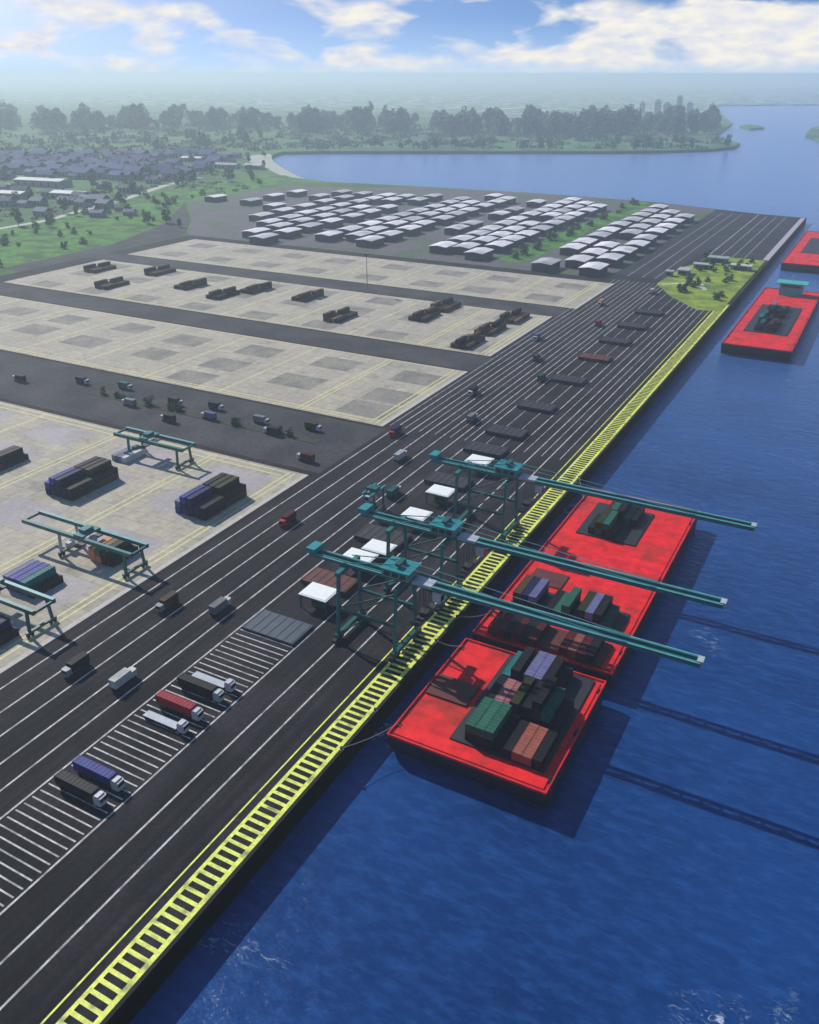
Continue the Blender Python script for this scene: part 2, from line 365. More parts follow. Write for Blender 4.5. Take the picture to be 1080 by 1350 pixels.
# slot paving on the pads: rectangles of darker paving blocks
q = MB()
def rect(q, cx, cy, wx, wy, z, ang=0.0):
    q.face([((cx + a * wx / 2) * U, (cy + bb * wy / 2) * U, z) for a, bb in ((-1, -1), (1, -1), (1, 1), (-1, 1))])
q = MB()
for i, x in enumerate(COLX):
    for y in (231, 246, 268): 
        if y == 231 and i not in (0, 2): continue
        rect(q, x + random.uniform(-2, 2) + (3 if i == 0 else 0), y + random.uniform(-2, 2), 17 + random.uniform(-2, 2), 13, 0.225)
    for y in (314, 344, 366): rect(q, x + random.uniform(-2, 2), y, 16, 12, 0.225)
    for y in (411, 442): rect(q, x + random.uniform(-3, 3), y, 17, 13, 0.225)
struct(q.build('slot_paving', patch_m))
q = MB()
for x in (-146, -180, -215, -250, -285):
    for y in (68, 84, 102, 124, 148, 166): rect(q, x, y, 19, 12, 0.225)
struct(q.build('slot_paving', patch_lav))
# cream lines on the pads
q = MB()
for x in (-132.6, -134.4, -160, -162, -197, -199, -232, -267, -302):
    q.face([((x - .28) * U, -40 * U, 0.23), ((x + .28) * U, -40 * U, 0.23), ((x + .28) * U, 177 * U, 0.23), ((x - .28) * U, 177 * U, 0.23)])
for x in (-132.6, -134.6, -161, -163, -197, -232, -267, -302, -337, -373):
    for y0, y1 in ((221, 283), (307, 376), (397.5, 458)):
        q.face([((x - .3) * U, y0 * U, 0.23), ((x + .3) * U, y0 * U, 0.23), ((x + .3) * U, y1 * U, 0.23), ((x - .3) * U, y1 * U, 0.23)])
for y in (221.5, 223.5, 283, 308, 375.5, 398.5, 176.5, 174):
    q.face([(-410 * U, (y - .25) * U, 0.235), (-135.2 * U, (y - .25) * U, 0.235), (-135.2 * U, (y + .25) * U, 0.235), (-410 * U, (y + .25) * U, 0.235)])
struct(q.build('yard_marking', tan_pt))
# lanes along the quay and the truck slots
q = MB()
def line(q, x, y0, y1, wd, z=0.10):
    q.face([((x - wd / 2) * U, y0 * U, z), ((x + wd / 2) * U, y0 * U, z), ((x + wd / 2) * U, y1 * U, z), ((x - wd / 2) * U, y1 * U, z)])
for x in (-125, -119.5, -114.4, -108.8, -103.8, -99, -85, -78.9, -73.9): line(q, x, -20, 470, .34)
for y0 in [(-16 + k * 1.55) for k in range(0, 82)]:
    q.face([(-98.4 * U, (y0) * U, 0.095), (-85.6 * U, (y0) * U, 0.095), (-85.6 * U, (y0 + .27) * U, 0.095), (-98.4 * U, (y0 + .27) * U, 0.095)])
for x in (-127.6, -122.3, -117, -111.6, -106.3, -101.4, -94.6, -89.5, -82, -76.4, -70.8): line(q, x, 222, 470, .22)
line(q, -97, 476, 760, .5, 0.13)
for x in (-124, -116, -109, -90, -83, -76): line(q, x, 568 if x > -103 else 482, 756, .3, 0.13)
struct(q.build('lane_marking', white_pt))
# yellow ladder hatching along the quay edge
q = MB()
line(q, -68.1, -30, 440, .28)
line(q, -66.35, -30, 440, .6); line(q, -62.45, -30, 440, .75)
y0 = -30.0
while y0 < 440:
    q.face([(-66.05 * U, y0 * U, 0.105), (-62.83 * U, y0 * U, 0.105), (-62.83 * U, (y0 + .62) * U, 0.105), (-66.05 * U, (y0 + .62) * U, 0.105)])
    y0 += 1.55
struct(q.build('quay_edge_marking', yellow_pt))
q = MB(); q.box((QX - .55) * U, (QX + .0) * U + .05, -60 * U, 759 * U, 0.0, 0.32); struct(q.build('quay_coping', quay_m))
# pale apron along the north quay
sheet('quay_apron', QX - 4.0, QX - .7, 566, 757, 0.14, mat('pale_apron', (.42, .36, .42), .85, .15, .4))
# the green at the north end of the quay
slab('lawn', [(x * U, y * U) for x, y in [(-63.5, 425), (-63.5, 564), (-88, 566), (-103, 520), (-105, 470), (-92, 445), (-74, 422)]], 0.16, 0.0, lawn_m)
slab('garden_path', [(x * U, y * U) for x, y in [(-102, 468), (-86, 482), (-80, 466), (-78, 467), (-85, 486), (-102, 472)]], 0.19, 0.05, path_m)
slab('green_belt', [(x * U, y * U) for x, y in [(-189, 490), (-186, 790), (-203, 797), (-207, 490)]], 0.09, -.2, grass_m)

# ------------------------------------------------------------------ containers
CL, CW, CH = 12.19, 2.44, 2.59
CCOL = dict(
    brown=(.075, .044, .022), tan=(.20, .135, .06), blue=(.045, .05, .24), navy=(.012, .014, .075), lavender=(.15, .15, .30), teal=(.015, .14, .14),
    green=(.022, .11, .072), olive=(.028, .036, .010), salmon=(.28, .085, .06), orange=(.62, .27, .11), maroon=(.085, .010, .013), red=(.32, .015, .03),
    grey=(.20, .21, .22), white=(.52, .52, .50), pink=(.34, .13, .13), charcoal=(.008, .008, .011))
_ct = {}
_cm = {}
def container_proto(c, CL=CL):
    if (c, CL) in _ct: return _ct[c, CL]
    if c not in _cm: _cm[c] = mat('container_' + c, CCOL[c], .6, .22, .5, rnd=.14, spec=.2)
    m = _cm[c]
    q = MB(); hw, hl, n = CW / 2, CL / 2, 22
    for sx in (-1, 1):                                       # corrugated long sides
        pts = []
        for k in range(n + 1):
            y = -hl + .12 + (CL - .24) * k / n; d = 0.0 if k % 2 else .09
            pts.append((sx * (hw - .02 - d), y))
        for a, bb in zip(pts, pts[1:]):
            q.face([(a[0], a[1], .15), (bb[0], bb[1], .15), (bb[0], bb[1], CH - .12), (a[0], a[1], CH - .12)])
        q.box(*sorted((sx * (hw - .12), sx * hw)), -hl, hl, 0, .15); q.box(*sorted((sx * (hw - .12), sx * hw)), -hl, hl, CH - .12, CH)
        for sy in (-1, 1): q.box(*sorted((sx * (hw - .14), sx * hw)), *sorted((sy * (hl - .12), sy * hl)), .15, CH - .12)
    for k in range(10):                                      # ribbed roof
        y0 = -hl + .1 + (CL - .2) * k / 10; q.box(-hw + .12, hw - .12, y0, y0 + .75, CH - .09, CH - .03)
    q.box(-hw + .12, hw - .12, -hl + .02, hl - .1, CH - .14, CH - .09); q.box(-hw + .12, hw - .12, -hl + .02, hl - .02, .05, .15)
    q.box(-hw + .14, hw - .14, hl - .10, hl - .04, .15, CH - .14)
    d = MB(); d.box(-hw + .15, -.01, -hl + .02, -hl + .08, .16, CH - .15); d.box(.01, hw - .15, -hl + .02, -hl + .08, .16, CH - .15)
    for x in (-.8, -.35, .35, .8): d.tube((x, -hl - .01, .2), (x, -hl - .01, CH - .2), .03, 6)
    _ct[c, CL] = (q.mesh('container', m), d.mesh('door', m)); return _ct[c, CL]
n_cont = 0
def container(c, loc, rz, label, group, ln=CL):
    global n_cont
    bm_, dm_ = container_proto(c, ln)
    o = bpy.data.objects.new('shipping_container', bm_); COL.objects.link(o); o.location = loc; o.rotation_euler = (0, 0, rz)
    tag(o, label, 'container', group)
    d = bpy.data.objects.new('door', dm_); COL.objects.link(d); d.parent = o; n_cont += 1
    return o
ORD = ['first', 'second', 'third', 'fourth', 'fifth', 'sixth', 'seventh', 'eighth']
TIER = {1: ['only'], 2: ['bottom', 'top'], 3: ['bottom', 'middle', 'top']}
def stack(cx, cy, base, rows, desc, group, gap=.25, bgap=.5):
    """rows[bay][row] = list of colours from the bottom tier up; bays run away from the viewer (along the quay)"""
    nb = len(rows)
    for bi, bay in enumerate(rows):
        nr = len(bay)
        for ri, cols in enumerate(bay):
            for ti, c in enumerate(cols):
                x = cx * U + (ri - (nr - 1) / 2) * (CW + gap) + random.uniform(-.05, .05)
                y = cy * U + (bi - (nb - 1) / 2) * (CL + bgap) + random.uniform(-.15, .15)
                tw = '' if len(cols) == 1 else (TIER[len(cols)][ti] + ' tier, ')
                bw = '' if nb == 1 else (['near', 'far'][bi] if nb == 2 else ['near', 'middle', 'far'][bi] if nb == 3 else ORD[bi]) + ' bay '
                lab = f"{c} container, {tw}{ORD[ri]} row from land, {bw}{desc}"
                container(c, (x, y, base + ti * CH), 0.0, lab, group)
R = random.Random(4)
PZ = 0.24
# near yard blocks, each with its own colours
def blk(nb, nr, tiers, pal):
    return [[[R.choice(pal) for _ in range(R.choice(tiers))] for _ in range(nr)] for _ in range(nb)]
G1 = 'containers stacked on the near concrete yard'
stack(-178.5, 143, PZ, [[['navy', 'blue'], ['navy', 'charcoal', 'blue'], ['charcoal', 'navy', 'navy'], ['navy', 'charcoal'], ['charcoal', 'charcoal']], [['blue', 'navy'], ['charcoal', 'brown', 'charcoal'], ['brown', 'navy', 'charcoal'], ['charcoal', 'olive', 'olive'], ['brown', 'charcoal']]], 'of long dark blue block', G1, .6)
stack(-140.5, 151, PZ, [[['blue', 'lavender'], ['blue', 'navy', 'blue'], ['navy', 'charcoal', 'navy'], ['charcoal', 'navy'], ['charcoal', 'charcoal']], [['lavender', 'lavender'], ['navy', 'blue', 'charcoal'], ['charcoal', 'olive', 'olive'], ['charcoal', 'brown', 'olive'], ['brown', 'charcoal']]], 'of blue and olive block', G1, .6)
stack(-209, 140, PZ, [[['navy', 'teal'], ['charcoal', 'navy'], ['charcoal']], [['teal', 'charcoal'], ['navy', 'charcoal'], ['charcoal']]], 'of block at left edge', G1)
stack(-142.5, 119, PZ, [[['orange', 'orange'], ['orange', 'tan'], ['maroon', 'olive'], ['charcoal']]], 'of orange block under gantry', G1)
stack(-148.5, 101.5, PZ, [[['navy', 'lavender'], ['blue', 'blue'], ['blue', 'blue'], ['teal', 'teal'], ['charcoal']]], 'of blue block between gantries', G1)
stack(-138.5, 83, PZ, [[['charcoal', 'charcoal'], ['charcoal', 'navy'], ['charcoal']]], 'of black block before near gantry', G1)
stack(-182, 163.5, PZ, [[['grey'], ['lavender'], ['white']]], 'of pale block at yard corner', G1)
# third yard: brown blocks in pairs along the columns
G3 = 'brown containers on the third concrete yard'
P3 = [(-393, 354, 'left end'), (-356, 327, 'second near'), (-357, 364, 'second far'), (-319, 346, 'third'), (-290, 337, 'centre left near'), (-283, 355, 'centre left far'),
      (-250, 354, 'at centre'), (-214, 328, 'centre right near'), (-181, 348, 'centre right middle'), (-180, 368, 'centre right far'), (-145, 318, 'lane edge near'), (-145, 341, 'lane edge middle'), (-143, 364, 'lane edge far')]
for x, y, d in P3:
    nr = 5 if x > -300 else 6
    ch = lambda: R.choice(['brown', 'brown', 'brown', 'tan' if x > -230 else 'brown', 'charcoal'])
    nr = 4; rows = [[[ch()] for _ in range(nr)] for _ in range(2)]
    k = R.randrange(nr - 1)
    rows[0][k].append(ch()); rows[1][k + 1].append(ch())
    stack(x, y, PZ, rows, 'of brown block ' + d, G3, gap=.8, bgap=.7)

# ------------------------------------------------------------------ barges and their cargo
DZ = 0.3
def barge(x0, x1, y0, y1, label, panels, bow=2.2, house=None):
    w_, l_ = (x1 - x0) * U, (y1 - y0) * U
    r = empty('barge', ((x0 + x1) / 2 * U, (y0 + y1) / 2 * U, WZ), 0, label, 'barge', 'red barges moored along the quay')
    H = DZ - WZ; hx, hy = w_ / 2, l_ / 2
    q = MB()                                                  # raked hull, deck level at H
    prof = [(-hy + bow * 1.6, -1.2), (-hy + .4, H * .55), (-hy, H), (hy, H), (hy - .4, H * .55), (hy - bow * 1.6, -1.2)]
    for a, bb in zip(prof, prof[1:] + prof[:1]):
        if (a, bb) == ((-hy, H), (hy, H)): continue
        q.face([(-hx, a[0], a[1]), (hx, a[0], a[1]), (hx, bb[0], bb[1]), (-hx, bb[0], bb[1])])
    for s in (-1, 1): q.face([(s * hx, a, z) for a, z in prof])
    q.face([(-hx, -hy, H - .02), (hx, -hy, H - .02), (hx, hy, H - .02), (-hx, hy, H - .02)])
    hull = q.build('hull', hull_m, r)
    q = MB(); q.box(-hx + .5, hx - .5, -hy + .5, hy - .5, H, H + .12); q.build('deck', red_dark, r)
    q = MB()                                                  # raised deck plates
    nx, ny = panels
    for i in range(nx):
        for j in range(ny):
            px0, px1 = -hx + 1.2 + (w_ - 2.4) * i / nx, -hx + 1.2 + (w_ - 2.4) * (i + 1) / nx
            py0, py1 = -hy + 1.4 + (l_ - 2.8) * j / ny, -hy + 1.4 + (l_ - 2.8) * (j + 1) / ny
            q.box(px0 + .02, px1 - .02, py0 + .02, py1 - .02, H + .12, H + .42)
    q.build('deck_plate', red_deck, r)
    q = MB(); t = .35
    q.box(-hx, hx, -hy, -hy + t, H, H + .75); q.box(-hx, hx, hy - t, hy, H, H + .75)
    q.box(-hx, -hx + t, -hy + t, hy - t, H, H + .75); q.box(hx - t, hx, -hy + t, hy - t, H, H + .75)
    q.build('bulwark', red_deck, r)
    for sx in (-1, 1):
        for fy in (-.8, 0., .8):
            q = MB(); x, y = sx * (hx - .9), fy * hy
            q.box(x - .35, x + .35, y - .9, y + .9, H + .12, H + .3)
            for s in (-.5, .5): q.tube((x, y + s, H + .3), (x, y + s, H + 1.0), .22, 8); q.tube((x, y + s, H + 1.0), (x, y + s, H + 1.1), .3, 8)
            q.build('bollard', dark_steel, r)
    for a in (-hx - .12, hx):
        q = MB(); q.box(a, a + .12, -hy + 1, hy - 1, H - .9, H - .4); q.build('rubbing_strake', dark_steel, r)
    return r, H
def coaming_or_shadow(r, H, x0, x1, y0, y1, cx, cy, m=dark_steel, h=.75):
    q = MB(); q.box((x0 - cx) * U, (x1 - cx) * U, (y0 - cy) * U, (y1 - cy) * U, H + .13, H + h + .12); q.build('coaming_or_shadow_box', m, r)
CZ = DZ + .12 + .75
b1, H1 = barge(-56.8, -28.3, 96.5, 128, 'near red barge with green and salmon containers, closest to the viewer', (5, 9))
coaming_or_shadow(b1, H1, -47, -30.2, 100.6, 127, -42.55, 112.25)
coaming_or_shadow(b1, H1, -56, -48, 109.2, 115.2, -42.55, 112.25, hatch_brown, .9)  # brown box standing in for the crane boom's shadow across the deck
GB = 'containers carried on the red barges'
d = 'on near barge'
def group4(cols, n=4): return [list(cols) for _ in range(n)]
stack(-41.2, 105.4, CZ, [[['charcoal', 'green'], ['charcoal', 'green'], ['charcoal', 'green'], ['charcoal']]], 'of near left green block ' + d, GB, .1)
stack(-34.2, 104.8, CZ, [[['charcoal'], ['salmon'], ['salmon'], ['charcoal']]], 'of near right salmon block ' + d, GB, .1)
stack(-42.0, 114.2, CZ, [[['charcoal'], ['pink'], ['pink'], ['charcoal', 'olive']]], 'of middle left pink block ' + d, GB, .1)
stack(-34.6, 114.0, CZ, [[['olive', 'charcoal'], ['charcoal', 'olive', 'charcoal'], ['charcoal', 'green'], ['charcoal']]], 'of middle right dark block ' + d, GB, .1)
stack(-43.6, 122.6, CZ, [[['teal'], ['charcoal', 'charcoal']]], 'of small teal pair ' + d, GB, .1)
stack(-37.6, 122.4, CZ, [[['navy', 'lavender'], ['navy', 'lavender'], ['charcoal', 'charcoal'], ['charcoal']]], 'of far lavender block ' + d, GB, .1)
b2, H2 = barge(-56.6, -28.0, 130.5, 206.5, 'long red barge under the two crane booms, middle of the row', (5, 20))
cy2 = (130.5 + 206.5) / 2; cx2 = -42.3
coaming_or_shadow(b2, H2, -54, -30.5, 131.8, 139.4, cx2, cy2, hatch_brown, .9)
coaming_or_shadow(b2, H2, -54, -30.5, 142.5, 151.6, cx2, cy2); coaming_or_shadow(b2, H2, -54.2, -46.5, 154, 160, cx2, cy2, hatch_brown, .7)
coaming_or_shadow(b2, H2, -52, -37.5, 180.5, 199, cx2, cy2)
d = 'on long barge'
stack(-48.5, 135.4, CZ + .15, [[['maroon'], ['maroon'], ['charcoal'], ['maroon'], ['charcoal'], ['maroon']]], 'of near maroon row ' + d, GB, .12)
stack(-35.5, 135.4, CZ + .15, [[['maroon'], ['salmon'], ['maroon'], ['charcoal']]], 'of near right maroon row ' + d, GB, .12)
stack(-50.6, 147, CZ, [[['charcoal', 'brown'], ['charcoal', 'navy'], ['charcoal', 'lavender']]], 'of second left block ' + d, GB, .08)
stack(-43.5, 147, CZ, [[['charcoal'], ['green'], ['charcoal', 'green']]], 'of second middle block ' + d, GB, .08)
stack(-36, 147, CZ, [[['charcoal', 'olive'], ['charcoal', 'lavender'], ['charcoal', 'charcoal'], ['green']]], 'of second right block ' + d, GB, .08)
stack(-46.0, 185.4, CZ, [[['charcoal'], ['green', 'olive'], ['charcoal', 'green'], ['charcoal']]], 'of third near block ' + d, GB, .1)
stack(-44.0, 194, CZ, [[['maroon'], ['charcoal', 'green'], ['charcoal', 'charcoal'], ['green'], ['charcoal']]], 'of third far block ' + d, GB, .1)
b3, H3 = barge(-52.5, -25.2, 368, 486, 'red barge moored beyond the yellow hatching, with a turquoise wheelhouse', (5, 24))
cx3, cy3 = -38.85, 427
coaming_or_shadow(b3, H3, -48, -30, 392, 446, cx3, cy3)
d = 'on far barge'
for yy, nm, cols in ((399, 'nearest', [['charcoal'], ['charcoal', 'green'], ['green'], ['charcoal', 'maroon'], ['charcoal']]), (409, 'second', [['charcoal', 'teal'], ['charcoal'], ['charcoal', 'charcoal'], ['grey'], ['charcoal']]), (425, 'third', [['green'], ['charcoal', 'charcoal'], ['charcoal'], ['maroon', 'charcoal'], ['charcoal']]), (436, 'farthest', [['charcoal'], ['charcoal', 'grey'], ['charcoal'], ['teal'], ['charcoal']])):
    stack(-39.5, yy, CZ, [cols], f'of {nm} row {d}', GB, .3)
q = MB(); q.box(-8, 8, 49 * U - 6, 49 * U + 6, H3 + .43, H3 + 9); q.box(-11, 11, 49 * U - 7, 49 * U + 7, H3 + 9, H3 + 9.5)
wh = q.build('wheelhouse', mat('turquoise_paint', (.05, .42, .36), .45, .1, .4), b3)
q = MB(); q.box(-7, 7, 49 * U - 6.05, 49 * U - 6.01, H3 + 6.4, H3 + 8.2); q.build('window', glass, wh)
q = MB(); q.tube((0, 49 * U, H3 + 9.5), (0, 49 * U, H3 + 15), .25, 8); q.build('mast', white_body, wh)
b4, H4 = barge(-54, -26, 560, 690, 'farthest red barge at the right edge beside the pale quay apron', (5, 26))
coaming_or_shadow(b4, H4, -48, -31, 600, 660, -40, 625)

def quay_bollard(y, lab):
    r = empty('quay_bollard', ((QX - .3) * U, y * U, .32), 0, lab, 'bollard', 'bollards on the quay edge')
    q = MB(); q.tube((0, 0, 0), (0, 0, .7), .28, 10); q.tube((0, 0, .7), (0, 0, .95), .42, 10, 0, .36); q.build('post', dark_steel, r)
    q = MB(); q.box(-.45, .45, -.45, .45, 0, .06); q.build('base_plate', grey_steel, r)
def rope(y0, y1, xb, lab):
    q = MB(); a = Vector(((QX - .3) * U + .1, y0 * U, .32 + .6)); c = Vector((xb * U, y1 * U, DZ + .95)); pr = a
    for k in range(1, 9):
        t = k / 8; p = a.lerp(c, t); p.z -= sin(pi * t) * .8; q.tube(pr, p, .09, 6); pr = p
    o = q.build('mooring_rope', mat('rope', (.30, .28, .22), .9, .2, 2.0) if 'rope' not in bpy.data.materials else bpy.data.materials['rope']); tag(o, lab, 'rope', 'mooring ropes of the barges')
for y, nm in ((90, 'before the near barge'), (101, 'at the near corner of the near barge'), (124.5, 'at the far corner of the near barge'), (134, 'at the near end of the long barge'), (203, 'at the far end of the long barge'), (212, 'past the long barge')):
    quay_bollard(y, f'black bollard on the quay edge {nm}')
rope(90, 99.6, -56.2, 'rope running forward from the near corner of the near barge')
rope(124.5, 124.9, -56.2, 'rope at the far corner of the near barge')
rope(134, 138.1, -56.0, 'rope at the near end of the long barge')
rope(212, 198.9, -56.0, 'rope running past the far end of the long barge')

# ------------------------------------------------------------------ ship-to-shore cranes
def crane(yc, label, reach, back, raised_house=0.0, house=(6.8, 6.4)):
    """x is measured from the crane's centre line at plan x = -72.5"""
    reach -= 3.75
    r = empty('quay_crane', (-72.5 * U, yc * U, .11), 0, label, 'crane', 'teal quay cranes reaching over the barges')
    lx, ly, ht = 9.6, 6.6, 22.0
    for sx in (-1, 1):
        for sy in (-1, 1):
            q = MB(); q.bar((sx * lx, sy * ly, 1.9), (sx * lx * .98, sy * ly * .8, ht), 0.8, 0.9); lg = q.build('leg', teal, r)
            q = MB(); q.box(sx * lx - .55, sx * lx + .55, sy * ly - 2.4, sy * ly + 2.4, .5, 1.5)
            for k in (-1.8, -.6, .6, 1.8): q.tube((sx * lx - .3, sy * ly + k, .45), (sx * lx + .3, sy * ly + k, .45), .42, 10)
            q.build('bogie', dark_steel, lg)
        q = MB(); q.box(sx * lx - .6, sx * lx + .6, -ly - 1, ly + 1, 1.5, 2.7); q.build('sill_beam', dark_teal, r)
        q = MB(); q.box(sx * lx - .7, sx * lx + .7, -ly * .8 - .6, ly * .8 + .6, ht - .3, ht + 1.0); q.build('cross_beam', teal, r)
    for sy in (-1, 1):
        q = MB(); q.bar((-lx, sy * ly * .9, 11), (lx, sy * ly * .9, 11), .7, .9)
        q.bar((-lx, sy * ly * .9, 11.3), (lx, sy * ly * .82, ht - .6), .4, .4); q.bar((-lx, sy * ly, 2.7), (0, sy * ly * .9, 10.6), .4, .4)
        q.build('portal_beam', dark_teal, r)
    def girder(xa, xb, name, z=ht + 1.0, yy=1.05):
        q = MB()
        for sy in (-1, 1): q.box(xa, xb, sy * yy - .28, sy * yy + .28, z, z + 1.5)
        n = max(2, int(abs(xb - xa) / 4.5))
        for k in range(n + 1):
            x = xa + (xb - xa) * k / n; x = min(max(x, xa + .3), xb - .3); q.box(x - .22, x + .22, -yy + .5, yy - .5, z + .2, z + .7)
            if k < n: q.bar((x, -yy + .5 if k % 2 else yy - .5, z + .45), (xa + (xb - xa) * (k + 1) / n, yy - .5 if k % 2 else -yy + .5, z + .45), .22, .22)
        return q.build(name, teal, r)
    girder(-22.0, lx + 1, 'girder')
    q = MB()
    for sy in (-1, 1):                                        # walkway rail on the girder
        q.box(-22.0, lx + 1, sy * 1.6 - .25, sy * 1.6 + .25, ht + 2.2, ht + 2.3)
    q.build('walkway', teal_lt, r)
    if reach > lx + 10:
        bo = girder(lx + 1.02, reach, 'boom')
        q = MB()
        for sy in (-1, 1): q.box(lx + 1.02, reach, sy * 1.55 - .2, sy * 1.55 + .2, ht + 2.4, ht + 2.5)
        q.build('walkway', teal_lt, bo)
        q = MB(); q.box(reach - 1.0, reach + .5, -1.3, 1.3, ht + 2.65, ht + 2.8); q.box(reach + .1, reach + .5, -1.2, 1.2, ht + .9, ht + 2.65); q.build('tip_platform', pale_steel, bo)
        ap = ht + 6.5
        for sy in (-1, 1):
            q = MB(); q.bar((lx + .3, sy * 3.6, ht + 2.6), (lx - 1.5, sy * 1.4, ap), .6, .6); q.build('mast_leg', teal, r)
            q = MB(); q.tube((lx - 1.4, sy * 1.5, ap), (lx + (reach - lx) * .78, sy * 1.6, ht + 2.6), .10, 6); q.build('stay', teal_lt, r)
            q = MB(); q.tube((lx - 1.4, sy * 1.5, ap), (-lx, sy * 2.5, ht + 2.7), .15, 6); q.build('stay', teal, r)
        q = MB(); q.box(lx - 2.2, lx - .8, -2, 2, ap - .4, ap + .4); q.build('mast_head', dark_teal, r)
        tx = lx + 6
    else:
        tx = 4.0
    hx, hy = house[0] / 2, house[1] / 2                      # machinery house
    q = MB(); q.box(8 - hx, 8 + hx, -hy, hy, ht + 2.75, ht + 5.2); h = q.build('machinery_house', mat('house_wall', (.10, .26, .22), .5, .1, .5) if 'house_wall' not in bpy.data.materials else bpy.data.materials['house_wall'], r)
    q = MB(); q.box(8 - hx - .4, 8 + hx + .4, -hy - .4, hy + .4, ht + 5.2, ht + 5.5); q.build('roof', teal_bright, h)
    q = MB()
    for k in (-.5, 0, .5): q.box(8 + hx * k * 1.2 - .9, 8 + hx * k * 1.2 + .9, -hy - .05, -hy, ht + 3.3, ht + 4.6)
    q.build('louvre', dark_steel, h)
    q = MB(); q.box(tx - 3, tx + 3, -1.9, 1.9, ht + 1.75, ht + 2.6); t = q.build('trolley', pale_steel, r)
    q = MB(); q.box(tx + 3.1, tx + 5.6, -1.2, 1.2, ht - 2.4, ht + .6); cb = q.build('operator_cab', white_body, r)
    q = MB(); q.box(tx + 5.6, tx + 5.65, -1.0, 1.0, ht - 2.2, ht - .4); q.build('window', glass, cb)
    q = MB(); q.box(tx - 1.3, tx + 1.3, -1.5, 1.5, 14.2, 14.8); q.box(tx - 1.22, tx + 1.22, -6.0, 6.0, 13.2, 13.8)
    for a in (-.9, .9):
        for c in (-1.2, 1.2): q.tube((tx + a, c, 14.8), (tx + a, c, ht + 1.8), .07, 5)
    q.build('spreader', dark_steel, r)
    q = MB(); q.box(-22.4, -19.4, -2.4, 2.4, ht + 2.55, ht + 4.2); q.build('winch_house', teal_bright, r)
    return r
crane(120.2, 'nearest quay crane, its boom over the gap between two red barges', 94.5, 7.5, house=(8.5, 6.6))
crane(139.5, 'middle quay crane of three, its boom crossing the long barge', 94.5, 7.5, house=(8, 6.2))
crane(172.5, 'farthest quay crane, boom over the far end of the long barge', 94.5, 7.5, house=(8, 6.2))

# ------------------------------------------------------------------ rubber-tyred yard gantries
def gantry(x0, x1, y, label, over=18.0, z0=PZ):
    cx = (x0 + x1) / 2
    r = empty('yard_gantry', (cx * U, y * U, z0), 0, label, 'gantry crane', 'green yard gantries on the near concrete yard')
    hx = (x1 - x0) / 2 * U; ht = 8.4; ly = 3.7
    for sx in (-1, 1):
        for sy in (-1, 1):
            q = MB(); q.bar((sx * hx, sy * (ly + .5), 1.4), (sx * hx, sy * ly, ht), .75, .8); lg = q.build('leg', pale_steel if (sx < 0 and over > 10) else dark_teal, r)
            q = MB()
            for k in (-.7, .7): q.tube((sx * hx - .3, sy * (ly + .5) + k, .6), (sx * hx + .3, sy * (ly + .5) + k, .6), .6, 12)
            q.build('wheel', rubber, lg)
        q = MB(); q.box(sx * hx - .45, sx * hx + .45, -ly - 1.8, ly + 1.8, 1.05, 1.75); q.build('sill_beam', dark_teal, r)
    for sy in (-1, 1):
        q = MB(); q.box(-hx - over, hx + 3.5, sy * ly - .5, sy * ly + .5, ht, ht + 1.3); q.build('girder', dark_teal, r)
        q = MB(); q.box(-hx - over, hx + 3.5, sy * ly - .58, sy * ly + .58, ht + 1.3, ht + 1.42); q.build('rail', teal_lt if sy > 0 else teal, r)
    q = MB(); q.box(-hx - over, -hx - over + .6, -ly + .5, ly - .5, ht + .2, ht + 1.0); q.build('end_tie', dark_teal, r)
    q = MB(); q.box(hx + 2.9, hx + 3.5, -ly + .5, ly - .5, ht + .2, ht + 1.0); q.build('end_tie', dark_teal, r)
    tx = -hx * .35
    q = MB(); q.box(tx - 2.2, tx + 2.2, -ly - .3, ly + .3, ht + 1.45, ht + 2.0); q.box(tx - 1.5, tx + 1.3, -2, 2, ht + 2.0, ht + 3.3); q.build('trolley', teal, r)
    q = MB(); q.box(tx + 1.5, tx + 3.2, -1, 1, ht - 1.6, ht + .4); q.build('operator_cab', white_body, r)
    q = MB(); q.box(tx - 1.2, tx + 1.2, -5.6, 5.6, ht - 2.0, ht - 1.5); q.tube((tx, 1, ht - 1.5), (tx, 1, ht + 1.5), .1, 6); q.tube((tx, -1, ht - 1.5), (tx, -1, ht + 1.5), .1, 6); q.build('spreader', dark_steel, r)
    q = MB(); q.box(-hx - .9, -hx + .9, -1.4, 1.4, 1.76, 3.6); q.build('engine_box', pale_steel if over > 10 else dark_teal, r)
    return r
gantry(-153.5, -133.2, 116.2, 'green yard gantry straddling the orange container block')
gantry(-154, -133.5, 90.5, 'green yard gantry cut by the left edge of the photo')
gantry(-182, -163.5, 166.5, 'teal yard gantry at the far edge of the near yard', 8.0)

